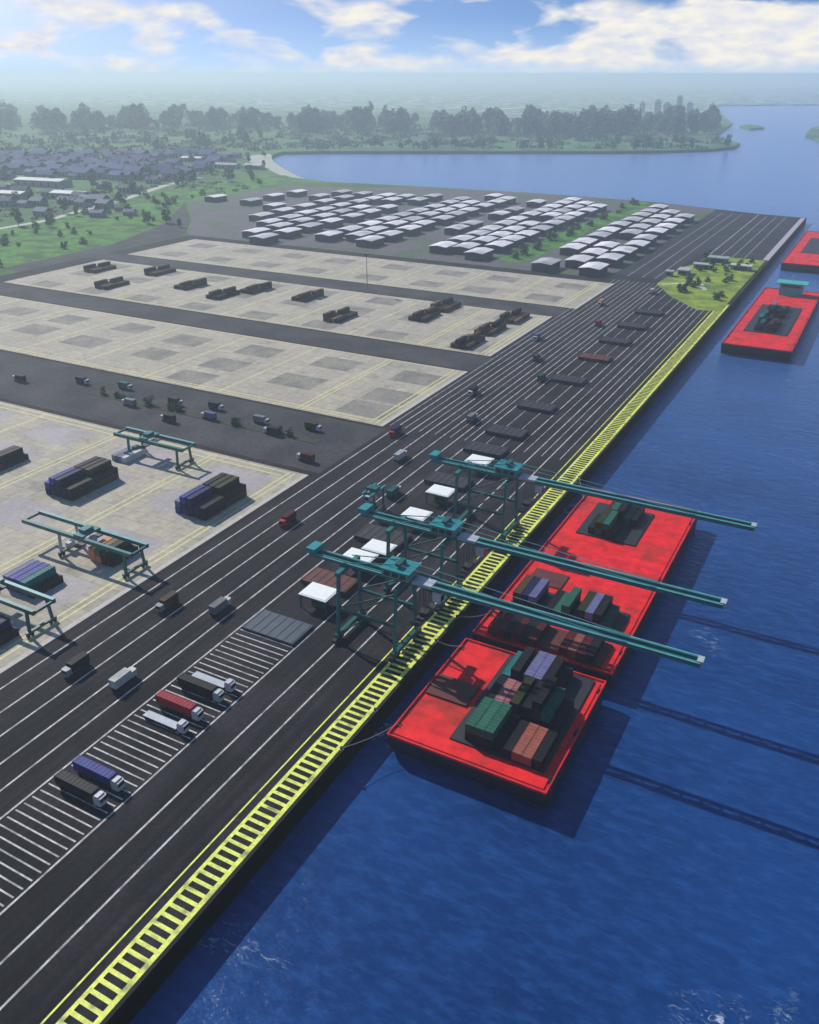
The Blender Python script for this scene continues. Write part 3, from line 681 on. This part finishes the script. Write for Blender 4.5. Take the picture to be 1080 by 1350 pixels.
# ------------------------------------------------------------------ trucks
_tp = {}
def lorry(x, y, rz, cabm, cabname, label, group, load, loadlabel, z=0.10):
    key = ('rigid', cabname)
    if key not in _tp:
        parts = {}
        q = MB(); q.prism([(-1.15, 2.6), (1.15, 2.6), (1.15, 4.0), (.9, 4.4), (-.9, 4.4), (-1.15, 4.0)], .7, 2.75); parts['cab'] = q.mesh('cab', cabm)
        q = MB(); q.box(-.9, .9, 4.41, 4.44, 1.6, 2.5); parts['windscreen'] = q.mesh('windscreen', glass)
        q = MB(); q.box(-.45, .45, -3.8, 4.1, .7, .95); q.box(-1.1, 1.1, -3.9, 2.4, .96, 1.12); parts['chassis'] = q.mesh('chassis', dark_steel)
        wm = []
        for yy in (3.2, -2.0, -3.1):
            for sx in (-1, 1):
                q = MB(); q.tube((sx * .72, yy, .46), (sx * 1.16, yy, .46), .46, 12); q.tube((sx * 1.16, yy, .46), (sx * 1.18, yy, .46), .25, 8); wm.append(q.mesh('wheel', rubber))
        parts['wheels'] = wm; _tp[key] = parts
    p = _tp[key]; r = empty('truck', (x * U, y * U, z), rz, label, 'truck', group)
    def lnk(n, me, par):
        o = bpy.data.objects.new(n, me); COL.objects.link(o); o.parent = par; return o
    c = lnk('cab', p['cab'], r); lnk('windscreen', p['windscreen'], c); lnk('chassis', p['chassis'], r)
    for me in p['wheels']: lnk('wheel', me, r)
    dv = Matrix.Rotation(rz, 3, 'Z') @ Vector((0, -.75, 0))
    container(load, (x * U + dv.x, y * U + dv.y, z + 1.13), rz, loadlabel, 'containers on truck trailers', 6.06)
    return r
def truck(x, y, rz, cabm, cabname, label, group, load=None, loadlabel=None, tailer=True, z=0.10):
    key = (cabname, bool(load))
    if key not in _tp:
        parts = {}
        q = MB(); q.prism([(-1.2, 5.2), (1.2, 5.2), (1.2, 6.9), (.95, 7.35), (-.95, 7.35), (-1.2, 6.9)], .75, 3.0); q.box(-1.05, 1.05, 5.2, 6.7, 3.0, 3.35); parts['cab'] = q.mesh('cab', cabm)
        q = MB(); q.box(-1.0, 1.0, 7.36, 7.39, 1.75, 2.7); parts['windscreen'] = q.mesh('windscreen', glass)
        q = MB(); q.box(-.45, .45, -6.4, 7.0, .78, 1.05); q.box(-.5, .5, 3.6, 5.15, 1.05, 1.18)
        if tailer:
            q.box(-1.15, 1.15, -6.6, 4.6, 1.12, 1.30)
            for k in range(6): q.box(-1.2, 1.2, -6.5 + k * 2.1, -6.2 + k * 2.1, 1.0, 1.12)
        parts['chassis'] = q.mesh('chassis', dark_steel if load or not tailer else pale_steel)
        wm = []
        for yy in (6.1, 3.9, 2.7, -4.4, -5.6):
            for sx in (-1, 1):
                q = MB(); q.tube((sx * .72, yy, .5), (sx * 1.18, yy, .5), .5, 12); q.tube((sx * 1.18, yy, .5), (sx * 1.2, yy, .5), .26, 8); wm.append(q.mesh('wheel', rubber))
        parts['wheels'] = wm; _tp[key] = parts
    p = _tp[key]
    r = empty('truck', (x * U, y * U, z), rz, label, 'truck', group)
    def lnk(n, me, par):
        o = bpy.data.objects.new(n, me); COL.objects.link(o); o.parent = par; return o
    c = lnk('cab', p['cab'], r); lnk('windscreen', p['windscreen'], c); lnk('chassis', p['chassis'], r)
    for me in p['wheels']: lnk('wheel', me, r)
    if load:
        dv = Matrix.Rotation(rz, 3, 'Z') @ Vector((0, -1.0, 0))
        container(load, (x * U + dv.x, y * U + dv.y, z + 1.31), rz, loadlabel, 'containers on truck trailers')
    return r
cw, cg, cr = white_body, mat('grey_cab', (.25, .27, .28), .4, .1, 1), mat('red_cab', (.45, .02, .04), .4, .1, 1)
GT = 'trucks parked in the striped slots'
SL = -91.8
def slot_truck(yy, load, ll, lab, cm=cw, cn='white'):
    truck(SL, yy, -pi / 2, cm, cn, lab, GT, load, ll)
slot_truck(62.4, 'olive' if False else 'charcoal', 'dark container on the slot truck just nearer than the blue one', 'white cab truck with dark container beside the blue one')
slot_truck(66.0, 'blue', 'blue container on a truck in the striped slots', 'white cab truck carrying the blue container')
slot_truck(80.9, None, None, 'white cab truck with empty pale trailer just nearer than the red one')
slot_truck(84.6, 'red', 'red container on a truck in the striped slots', 'pale cab truck carrying the red container')
slot_truck(90.2, 'charcoal', 'dark container on a truck between red and white ones', 'white cab truck with dark container behind the red one')
slot_truck(93.4, None, None, 'white cab truck with empty pale trailer, farthest of the slot trucks')
GL = 'trucks driving on the quay lanes'
lorry(-106.3, 85.6, 0, cw, 'white', 'white truck with white container, nearest on the lanes', GL, 'white', 'white container on the nearest lane truck')
lorry(-106.3, 113, 0, cw, 'white', 'white truck with grey container on the lane beside the pale hatch cover', GL, 'grey', 'grey container on the second lane truck')
lorry(-117.0, 84.5, pi, cg, 'grey', 'grey truck with black container across from the nearest white truck', GL, 'charcoal', 'black container on the nearest grey cab truck')
lorry(-117.0, 109, pi, cg, 'grey', 'grey truck with brown container driving towards the viewer', GL, 'brown', 'brown container on the second grey cab truck')
lane_x = [-122.3, -117, -111.6, -106.3, -101.4]
cols = ['maroon', 'teal', 'white', 'navy', 'grey', 'charcoal', 'green', 'brown', 'lavender', 'red', 'orange', 'white']
where = ['level with the near yard corner', 'entering the road junction', 'leaving the road junction', 'beyond the road junction', 'beside the second yard', 'at the second yard end', 'at the middle cross road', 'beside the brown stacks', 'past the brown stacks', 'at the third cross road', 'beside the fourth yard', 'near the lawn']
ys = [152, 178, 200, 216, 238, 262, 288, 310, 338, 372, 410, 446]
for k, (c, wd, yy) in enumerate(zip(cols, where, ys)):
    lx_ = lane_x[(k * 3 + 1) % 5]
    lorry(lx_, yy, 0 if lx_ > -112 else pi, cw if k % 3 else cr, 'white' if k % 3 else 'red', f"truck with {c} container on the lanes {wd}", GL, c, f"{c} container on a lane truck {wd}")
GR = 'trucks queued on the wide cross road'
cols = ['navy', 'charcoal', 'grey', 'teal', 'olive', 'charcoal', 'lavender', 'navy', 'grey', 'charcoal', 'olive', 'maroon']
spots = [(-246, 205), (-268, 196), (-214, 196), (-228, 208), (-201, 204), (-192, 191), (-182, 199), (-186, 207), (-165, 204), (-156, 198), (-147, 207), (-135, 186)]
ww = ['near the left edge', 'far left, beside the shrubs', 'left of the shrub bed', 'on the far kerb side', 'behind the shrub bed', 'by the near kerb', 'in the middle of the road', 'behind the middle ones', 'right of the middle', 'turning to the lanes', 'at the lane corner, far side', 'at the near yard corner']
for c, (x, y), wd in zip(cols, spots, ww):
    lorry(x, y, (pi / 2 if y < 200 else -pi / 2), cw, 'white', f"truck with {c} container on the cross road {wd}", GR, c, f"{c} container on a cross road truck {wd}")
def straddle(x, y, lab):
    r = empty('straddle_carrier', (x * U, y * U, .11), 0, lab, 'straddle carrier', 'teal straddle carriers on the quay lanes')
    for sx in (-1, 1):
        for sy in (-1, 1):
            q = MB(); q.box(sx * 2.0 - .3, sx * 2.0 + .3, sy * 3.6 - .3, sy * 3.6 + .3, 1.2, 8.6); lg = q.build('leg', teal, r)
            q = MB(); q.tube((sx * 2.0 - .25, sy * 3.6, .65), (sx * 2.0 + .25, sy * 3.6, .65), .65, 12); q.build('wheel', rubber, lg)
        q = MB(); q.box(sx * 2.0 - .35, sx * 2.0 + .35, -5.4, 5.4, 8.6, 9.3); q.build('top_beam', teal_bright, r)
        q = MB(); q.box(sx * 2.0 - .35, sx * 2.0 + .35, -4.8, -3.9, .9, 1.5); q.box(sx * 2.0 - .35, sx * 2.0 + .35, -3.3, 3.3, .9, 1.4); q.build('sill_beam', dark_teal, r)
    q = MB(); q.box(-1.65, 1.65, -3.9, -3.3, 8.7, 9.2); q.build('end_tie', dark_teal, r)
    q = MB(); q.box(-1.65, 1.65, 3.3, 3.9, 8.7, 9.2); q.build('end_tie', dark_teal, r)
    q = MB(); q.box(-2.2, 2.2, -2.2, 1.0, 9.31, 10.4); q.build('engine_deck', dark_teal, r)
    q = MB(); q.box(-1.1, 1.1, -5.6, -4.4, 6.4, 8.5); cb = q.build('operator_cab', pale_steel, r)
    q = MB(); q.box(-.9, .9, -5.65, -5.6, 6.8, 8.2); q.build('window', glass, cb)
    q = MB(); q.box(-1.2, 1.2, -3.0, 3.0, 5.0, 5.4)
    for sx in (-1, 1):
        for sy in (-1, 1): q.tube((sx, sy * 2.6, 5.4), (sx, sy * 2.6, 8.8), .06, 5)
    q.build('spreader', dark_steel, r)
straddle(-101.5, 168, 'teal straddle carrier on the lane edge beside the white canopies')
# white canopies over the truck slots behind the cranes
def canopy(x, y, wx, wy, lab):
    r = empty('white_canopy', (x * U, y * U, .11), 0, lab, 'canopy', 'white roofed canopies on the quay')
    hx, hy = wx * U / 2, wy * U / 2; h = 4.8
    q = MB(); q.box(-hx, hx, -hy, hy, h, h + .3); q.box(-hx + .5, hx - .5, -hy + .5, hy - .5, h + .3, h + .45); q.build('roof', white_roof, r)
    q = MB(); q.box(-hx + .2, hx - .2, -hy + .2, -hy + .4, h - .6, h); q.box(-hx + .2, hx - .2, hy - .4, hy - .2, h - .6, h); q.box(-hx + .2, -hx + .4, -hy + .4, hy - .4, h - .6, h); q.box(hx - .4, hx - .2, -hy + .4, hy - .4, h - .6, h); q.build('roof_frame', dark_teal, r)
    for sx in (-1, 1):
        for sy in (-1, 1):
            q = MB(); q.box(sx * (hx - .5) - .2, sx * (hx - .5) + .2, sy * (hy - .5) - .2, sy * (hy - .5) + .2, 0, h - .6); q.build('post', dark_teal, r)
    q = MB(); q.box(-hx * .45, hx * .45, -hy * .3, hy * .3, .15, 2.9); k = q.build('booth', dark_teal, r)
    q = MB(); q.box(-hx * .4, hx * .4, -hy * .3 - .05, -hy * .3, 1.3, 2.4); q.build('window', glass, k)
canopy(-89.2, 124.6, 6.8, 5.4, 'nearest white canopy, between the pale and the brown hatch covers')
canopy(-89.6, 141.2, 7.2, 5.6, 'white canopy joined to another at its far corner, behind the nearest crane')
canopy(-87.8, 147.2, 6.6, 5.2, 'white canopy touching the near corner of the second one')
canopy(-88.1, 165.9, 6.4, 5.4, 'white canopy between charcoal hatch cover and middle crane')
canopy(-88.7, 180.6, 6.6, 5.4, 'white canopy level with the farthest crane')
canopy(-88.2, 203.6, 6.8, 5.6, 'last white canopy past all the cranes')
# hatch covers laid down behind the cranes
def hatch(y, m, c, lab, wx=13.0, wy=7.5, n=1):
    r = empty('hatch_cover', (-92.0 * U, y * U, .11), 0, lab, 'hatch cover', 'hatch covers laid on the quay behind the cranes')
    hx, hy = wx * U / 2, wy * U / 2; h = .9 * n
    q = MB(); q.box(-hx, hx, -hy, hy, .25, h); 
    q.build('cover_plate', m, r)
    q = MB()
    for k in range(7):
        x = -hx + .6 + (2 * hx - 1.2) * k / 6; q.box(x - .12, x + .12, -hy + .3, hy - .3, h, h + .12)
    q.build('stiffener', m, r)
    for sx in (-1, 1):
        for sy in (-1, 1): 
            q = MB(); q.box(sx * hx * .85 - .4, sx * hx * .85 + .4, sy * hy * .8 - .4, sy * hy * .8 + .4, 0, .25); q.build('foot', dark_steel, r)
hatch(113.5, hatch_grey, 'g', 'pale blue grey hatch cover, nearest, between slots and nearest white canopy', 12.6, 7.2, n=1)
hatch(132.8, hatch_brown, 'b', 'brown red hatch cover behind the nearest white canopy', 11.5, 6.0, n=2)
hatch(156, hatch_dark, 'd', 'charcoal hatch cover between white canopies behind the middle crane', 12, 7, n=2)
for y, lab in ((192, 'just past the farthest crane'), (217, 'beyond the last white canopy'), (233, 'second past the cranes'), (259, 'third past the cranes'), (291, 'fourth past the cranes'), (322, 'fifth past the cranes'), (349, 'sixth past the cranes'), (376, 'seventh past the cranes'), (404, 'last before the lawn')):
    hatch(y, hatch_dark if y != 322 else hatch_brown, 'd', f"{'charcoal' if y != 322 else 'brown'} hatch cover {lab}", 12.0, 6.5, 2)

# ------------------------------------------------------------------ sheds beyond the yards
def shed_proto():
    r = empty('storage_shed', (0, 0, 0), 0, 'x', 'shed', 'white roofed storage sheds beyond the yards')
    W, Lh, h = 8.4, 12.6, 6.2
    q = MB(); q.box(-W, W, -Lh, Lh, 0, h); q.build('wall', shed_wall, r)
    q = MB(); e = .9
    a = [(-W - e, h - .1), (0, h + 1.0), (W + e, h - .1), (W + e, h + .25), (0, h + 1.4), (-W - e, h + .25)]
    for s in (-1, 1): q.face([(x, s * (Lh + e), z) for x, z in a])
    for (x0, z0), (x1, z1) in zip(a, a[1:] + a[:1]): q.face([(x0, -Lh - e, z0), (x1, -Lh - e, z1), (x1, Lh + e, z1), (x0, Lh + e, z0)])
    q.build('roof', shed_roof, r)
    for s in (-1, 1):
        q = MB(); q.prism([(-W, h), (W, h), (0, h + .95)], 0, .1); o = q.build('gable', shed_wall, r)
        for v in o.data.vertices: x, y, z = v.co; v.co = (x, s * (Lh - .15) + z, y)
    for k in (-.55, 0, .55):
        q = MB(); q.box(W * k - 2.2, W * k + 2.2, -Lh - .06, -Lh, 0, 5.2); q.build('door', shed_door, r)
    return r
sp = shed_proto()
shed_cols = [(-142, 481, 27, 10, 'right hand column'), (-157, 494, 27, 10, 'second column from the right'), (-172, 478, 26, 11, 'third column from the right'), (-217, 492, 25, 11, 'column left of the green belt'), (-232, 504, 25, 10, 'second column left of the green belt'), (-247, 500, 25, 11, 'third column left of the green belt'), (-270, 512, 26, 9, 'short middle column'), (-299, 495, 26, 10, 'middle column'), (-316, 508, 26, 10, 'column left of the middle'), (-333, 499, 26, 10, 'second column left of the middle'), (-365, 470, 27, 11, 'third column from the left'), (-384, 486, 27, 9, 'second column from the left'), (-403, 500, 25, 9, 'left column of the grid'), (-428, 548, 30, 6, 'sparse left column'), (-452, 600, 34, 4, 'short leftmost column')]
first = True
FAR = ['first', 'second', 'third', 'fourth', 'fifth', 'sixth', 'seventh', 'eighth', 'ninth', 'tenth', 'eleventh', 'twelfth']
for x, y0, st, n, nm in shed_cols:
    for k in range(n):
        if (nm.startswith('short') and k % 3 == 1) or R.random() < .11: continue
        loc = ((x + R.uniform(-1.2, 1.2)) * U, (y0 + k * st + R.uniform(-2, 2)) * U, .06)
        lab = f"white roofed shed, {FAR[k]} from the front in the {nm}"
        if first: sp.location = loc; sp['label'] = lab; first = False
        else: dup(sp, loc, 0, lab)
for x, y, nm in ((-530, 619, 'nearest'), (-488, 615, 'second'), (-490, 650, 'third'), (-488, 682, 'fourth')):
    dup(sp, (x * U, y * U, .06), 0, f"white roofed shed at the left edge of the sheds, {nm} beside the grass")

# ------------------------------------------------------------------ plants
def crown_mesh(seed, h, r, n, m, leaf, low=.25):
    g = random.Random(seed); q = MB(); cl = []
    for _ in range(13):
        a = g.uniform(0, 2 * pi); z = g.uniform(low, .92); rr = r * g.uniform(.15, .72) * (1 - .55 * abs(z - .5))
        cl.append((Vector((cos(a) * rr, sin(a) * rr, z * h)), g.uniform(.26, .44) * r))
    for i in range(n):
        c, cr_ = g.choice(cl)
        d_ = Vector((g.gauss(0, 1), g.gauss(0, 1), g.gauss(0, .8))); d_.normalize()
        p = c + d_ * cr_ * g.uniform(.55, 1.05); nn = (d_ + Vector((g.uniform(-.6, .6), g.uniform(-.6, .6), g.uniform(-.2, .7)))).normalized()
        t = nn.cross(Vector((g.uniform(-1, 1), g.uniform(-1, 1), .3))); t.normalize(); bb = nn.cross(t); s = leaf * g.uniform(.6, 1.3)
        q.face([p - t * s - bb * s * .6, p + t * s * .2 - bb * s * .8, p + t * s + bb * s * .5, p - t * s * .3 + bb * s * .9])
    me = q.mesh('crown', m); return me
def trunk_mesh(h, r, seed):
    g = random.Random(seed); q = MB(); q.tube((0, 0, -.3), (0, 0, h * .45), r, 8, 0, r * .65); q.tube((0, 0, h * .45), (g.uniform(-.5, .5), 0, h * .8), r * .65, 6, 0, r * .2)
    for _ in range(4):
        a = g.uniform(0, 2 * pi); z = h * g.uniform(.3, .55); q.tube((0, 0, z), (cos(a) * h * .18, sin(a) * h * .18, z + h * .2), r * .4, 5, 0, r * .12)
    return q.mesh('trunk', bark)
TK = {}
for k in range(4): TK['tall', k] = (crown_mesh(40 + k, 40, 23, 620, leaf_d, 2.5, .14), trunk_mesh(40, .8, k))
for k in range(3): TK['mid', k] = (crown_mesh(60 + k, 14, 6.5, 380, leaf_g, .8, .25), trunk_mesh(14, .35, 9 + k))
for k in range(2): TK['bush', k] = (crown_mesh(80 + k, 4.2, 3.2, 260, leaf_g, .42, .10), None)
def tree(kind, x, y, s, label, group, cat='tree', z=0.0, name=None):
    k = R.randrange({'tall': 4, 'mid': 3, 'bush': 2}[kind]); cm, tm = TK[kind, k]
    nm = name or {'tall': 'forest_tree', 'mid': 'roadside_tree', 'bush': 'shrub'}[kind]
    if tm is None:
        o = bpy.data.objects.new(nm, cm); COL.objects.link(o)
    else:
        o = bpy.data.objects.new(nm, None); COL.objects.link(o)
        for n_, me in (('trunk', tm), ('crown', cm)):
            c = bpy.data.objects.new(n_, me); COL.objects.link(c); c.parent = o
    o.location = (x, y, z); o.rotation_euler = (0, 0, R.uniform(0, 6.28)); o.scale = (s * R.uniform(.9, 1.15), s * R.uniform(.9, 1.15), s * R.uniform(.85, 1.2))
    return tag(o, label, cat, group)
GF = 'tall trees of the wood across the water'
for cxp, w_, n, base in ((10, 40, 10, 168), (70, 44, 10, 168), (115, 34, 9, 170), (180, 50, 15, 170), (228, 34, 9, 169), (285, 30, 6, 168), (335, 40, 13, 170), (410, 56, 20, 174), (470, 44, 14, 174), (525, 40, 11, 175), (600, 60, 26, 176), (655, 46, 18, 177), (700, 50, 18, 176), (745, 50, 19, 177), (790, 54, 21, 177), (840, 54, 21, 176), (890, 54, 20, 175), (932, 34, 13, 174)):
    for _ in range(round(n * .72)):
        p = at(cxp + R.triangular(-w_ / 2, w_ / 2), base + R.uniform(-8, 4))
        tree('tall', p.x, p.y, R.uniform(.9, 1.5), 'tall dark tree in the hazy wood across the water', GF)
for _ in range(120):
    p = at(R.uniform(-10, 940) if R.random() < .4 else R.uniform(-10, 560), R.uniform(162, 172)); tree('tall', p.x, p.y, R.uniform(.6, 1.1), 'tall dark tree in the hazy wood across the water', GF)
GS = 'smaller trees along the far shore'
for _ in range(34):
    px = R.uniform(400, 960); p = at(px, R.uniform(190, 199)); tree('mid', p.x, p.y, R.uniform(1.0, 2.0), 'smaller green tree standing near the far shore', GS, name='shore_tree')
for _ in range(26):
    p = at(R.uniform(0, 360), R.uniform(178, 198)); tree('mid', p.x, p.y, R.uniform(1.0, 2.2), 'smaller tree in the fields behind the blue roofed town', 'trees in the fields behind the town', name='field_tree')
for _ in range(30):
    p = at(R.uniform(165, 350), R.uniform(206, 246)); tree('mid', p.x, p.y, R.uniform(.8, 1.5), 'green tree between the town and the water', 'trees between the town and the water')
for _ in range(30):
    p = at(R.uniform(0, 260), R.uniform(238, 300)); tree('mid', p.x, p.y, R.uniform(.7, 1.3), 'green tree beside the pale country road', 'trees beside the country road')
for _ in range(40):
    t = R.random(); x = -440 - 110 * t + R.uniform(-90, 0) * (1 - .3 * t); y = 330 + 300 * t + R.uniform(-40, 40)
    if x > -447 - 60 * max(0, (y - 420) / 120): x -= 25
    tree('bush', x * U, y * U, R.uniform(.8, 1.9), 'low shrub growing on the bright grass strip', 'shrubs on the grass strip', 'shrub')
for _ in range(16):
    tree('bush', R.uniform(-196, -203) * U, R.uniform(495, 780) * U, R.uniform(.9, 2.0), 'shrub in the green belt between the sheds', 'shrubs between the sheds', 'shrub')
for _ in range(26):
    x, y = R.uniform(-100, -66), R.uniform(440, 560)
    tree('bush', x * U, y * U, R.uniform(.7, 1.4), 'small shrub on the yellow green lawn at the quay end', 'shrubs on the lawn', 'shrub', .16)
for _ in range(18):
    x = R.uniform(-232, -142); y = 199.5 + R.uniform(-1.0, 1.0)
    tree('bush', x * U, y * U, R.uniform(.5, .95), 'low shrub on the median of the wide cross road', 'shrubs on the cross road median', 'shrub', .15)
q = MB(); q.box(-236 * U, -140 * U, 197.8 * U, 201.2 * U, .08, .22); struct(q.build('median', mat('planting_soil', (.035, .040, .028), .95, .3, .4)))

# undergrowth of the far wood and hedges of the fields: leaf clumps nobody could count
def undergrowth(name, spots, m, leaf, per):
    g = random.Random(77); q = MB()
    for (x, y, r, h) in spots:
        for _ in range(per):
            a = g.uniform(0, 6.28); rr = r * sqrt(g.random()); z = h * g.uniform(.1, 1) * (1 - .6 * (rr / r) ** 2)
            c = Vector((x + cos(a) * rr, y + sin(a) * rr, z)); n_ = Vector((g.uniform(-1, 1), g.uniform(-1, 1), g.uniform(.1, 1.2))).normalized()
            t = n_.cross(Vector((g.uniform(-1, 1), g.uniform(-1, 1), .3))).normalized(); b2_ = n_.cross(t); sz = leaf * g.uniform(.6, 1.3)
            q.face([c - t * sz - b2_ * sz * .6, c + t * sz * .2 - b2_ * sz * .8, c + t * sz + b2_ * sz * .5, c - t * sz * .3 + b2_ * sz * .9])
    o = q.build(name, m); o['kind'] = 'stuff'; return o
GU = random.Random(5); sp_ = []
for _ in range(620):
    px = GU.uniform(-20, 945); py = GU.uniform(166, 197) if px > 380 else GU.uniform(160, 200); p = at(px, py)
    if px > 370 and py > 192 and GU.random() < .5: continue
    sp_.append((p.x, p.y, GU.uniform(10, 26), GU.uniform(4, 14)))
undergrowth('undergrowth', sp_, mat('leaf_undergrowth', (.040, .110, .030), .8, .45, .1, (.065, .16, .035), (.42, .6), .02), 3.0, 34)
sp_ = []
for _ in range(150):
    px = GU.uniform(-5, 345); py = GU.uniform(204, 292); p = at(px, py)
    if p.x > -575 * U and p.y < 560 * U: continue
    if p.x > -560 * U: continue
    sp_.append((p.x, p.y, GU.uniform(4, 9), GU.uniform(2, 5)))
undergrowth('hedgerow', sp_, leaf_g, 1.0, 40)

# ------------------------------------------------------------------ town, buildings on the lawn, far blocks
def house_proto(rm):
    r = empty('house', (0, 0, 0), 0, 'x', 'house')
    W, D, h = 9, 6.5, 6
    q = MB(); q.box(-W, W, -D, D, 0, h); q.build('wall', wall_pale, r)
    q = MB(); e = .7; a = [(-D - e, h - .3), (0, h + 3.4), (D + e, h - .3), (D + e, h), (0, h + 3.75), (-D - e, h)]
    for s in (-1, 1): q.face([(s * (W + e), y, z) for y, z in a])
    for (y0, z0), (y1, z1) in zip(a, a[1:] + a[:1]): q.face([(-W - e, y0, z0), (W + e, y0, z0 if False else z0), (W + e, y1, z1), (-W - e, y1, z1)])
    q.build('roof', rm, r)
    for k in (-.6, 0, .6):
        q = MB(); q.box(W * k - .9, W * k + .9, -D - .06, -D, 1.2, 3.2); q.box(W * k - .9, W * k + .9, -D - .06, -D, 3.9, 5.2); q.build('window', pane_m, r)
    return r
hb, hp = house_proto(roof_blue), house_proto(mat('grey_roof', (.14, .15, .19), .8, .15, .3, rnd=.5, spec=.15))
usedb = usedp = False
for j in range(11):
    py = 205 + j * 3.1
    for _ in range(15):
        px = R.uniform(-5, 320 - j * 7); p = at(px, py + R.uniform(-1.2, 1.2))
        if not usedb: hb.location = p; hb.rotation_euler.z = R.choice((0, .3)); hb['label'] = 'house with slate blue roof in the hazy town'; hb['group'] = 'blue roofed houses of the town'; usedb = True
        else: dup(hb, p, R.uniform(-.2, .5), scale=R.uniform(.9, 1.7))
for _ in range(30):
    p = at(R.uniform(0, 230), R.uniform(238, 292))
    if p.x > -590 * U - (p.y / U - 430) * .25 - 30: p.x -= 60
    if not usedp: hp.location = p; hp['label'] = 'pale roofed house between the town and the country road'; hp['group'] = 'pale roofed houses by the road'; usedp = True
    else: dup(hp, p, R.uniform(-.2, .6), scale=R.uniform(.7, 1.25))
def hall(px, py, w_, d_, h, label, m=roof_pale, rz=.15):
    p = at(px, py); r = empty('long_hall', p, rz, label, 'hall', 'long white halls by the town')
    q = MB(); q.box(-w_, w_, -d_, d_, 0, h); q.build('wall', wall_pale, r)
    q = MB(); q.prism([(-d_ - .8, h), (d_ + .8, h), (0, h + 2.5)], -w_ - .8, w_ + .8); o = q.build('roof', m, r)
    for v in o.data.vertices: x, y, z = v.co; v.co = (z, x, y)
    q = MB()
    for k in range(6): x = -w_ + 2 * w_ * (k + .5) / 6; q.box(x - 1.6, x + 1.6, -d_ - .08, -d_, .8, h * .7)
    q.build('window', pane_m, r)
hall(58, 245, 42, 14, 9, 'longest white hall in front of the blue town')
hall(95, 262, 26, 11, 8, 'white hall beside the bend of the country road')
hall(20, 262, 20, 11, 8, 'white hall at the left edge of the photo')
hall(300, 222, 22, 9, 7, 'white hall among trees, left of the pair by the water')
hall(336, 223, 16, 9, 7, 'white hall among trees, right of the pair by the water')
hall(255, 213, 22, 9, 7, 'white hall at the right end of the blue town')
def pavilion(x, y, w_, d_, label):
    r = empty('pavilion', (x * U, y * U, .17), 0, label, 'pavilion', 'pale roofed pavilions on the lawn')
    q = MB(); q.box(-w_, w_, -d_, d_, 0, 3.6); q.build('wall', wall_pale, r)
    q = MB(); q.box(-w_ - 1, w_ + 1, -d_ - 1, d_ + 1, 3.6, 4.1); q.build('roof', roof_pale, r)
    q = MB(); q.box(-w_ * .7, w_ * .7, -d_ - .06, -d_, .8, 2.8); q.build('window', pane_m, r)
pavilion(-98, 503, 4, 6, 'small pale pavilion at the left tip of the lawn')
pavilion(-88, 548, 8, 5, 'wide pale pavilion along the far edge of the lawn')
pavilion(-92, 523, 7, 3.5, 'low pale pavilion in the middle left of the lawn')
pavilion(-72, 530, 8, 4, 'pale pavilion on the right half of the lawn')
pavilion(-104, 494, 2.5, 2.5, 'tiny white kiosk beside the left tip of the lawn')
def tower(px, py, w_, h, label, k):
    p = at(px, py); r = empty('apartment_tower', p, .3, label, 'tower', 'pale towers far behind the wood')
    q = MB(); q.box(-w_, w_, -w_, w_, 0, h); q.build('wall', roof_pale, r)
    q = MB(); q.box(-w_ * .5, w_ * .5, -w_ * .5, w_ * .5, h, h + 5); q.build('roof_block', wall_pale, r)
    q = MB()
    for f in range(int(h / 6)):
        q.box(-w_ * .85, w_ * .85, -w_ - .1, -w_, 3 + f * 6, 5.5 + f * 6)
    q.build('window', pane_m, r)
for k, (px, h) in enumerate(((846, 40), (866, 52), (878, 45), (894, 64), (908, 42), (780, 36))):
    tower(px, 149 + (k % 3) * 2, 12 + 2 * (k % 3), h, 'pale tower in the haze behind the right part of the wood', k)
# a mast light in the fourth yard
r = empty('light_mast', (-231 * U, 380 * U, .09), 0, 'thin light mast on the third cross road', 'light mast')
q = MB(); q.tube((0, 0, .8), (0, 0, 28), .35, 8, 0, .2); q.build('pole', grey_steel, r)
q = MB(); q.box(-.8, .8, -.8, .8, 0, .8); q.build('base', kerb_m, r)
q = MB(); q.tube((0, 0, 28), (0, 0, 28.5), 1.6, 12); 
for k in range(6): q.box(1.5 * cos(k) - .3, 1.5 * cos(k) + .3, 1.5 * sin(k) - .3, 1.5 * sin(k) + .3, 27.5, 28)
q.build('lamp_ring', dark_steel, r)

# ------------------------------------------------------------------ haze: the humid air over the estuary
hm = bpy.data.materials.new('haze'); hm.use_nodes = True; t = hm.node_tree; t.nodes.clear()
o_ = t.nodes.new('ShaderNodeOutputMaterial'); v_ = t.nodes.new('ShaderNodeVolumePrincipled')
v_.inputs['Color'].default_value = (.74, .88, .97, 1); v_.inputs['Density'].default_value = 0.000185; v_.inputs['Anisotropy'].default_value = 0.3
t.links.new(v_.outputs[0], o_.inputs['Volume'])
q = MB(); q.box(-92000, 92000, -5000, 92000, WZ - 2.5, 154); hz_ = q.build('haze', hm); hz_['kind'] = 'stuff'
print('containers', n_cont)
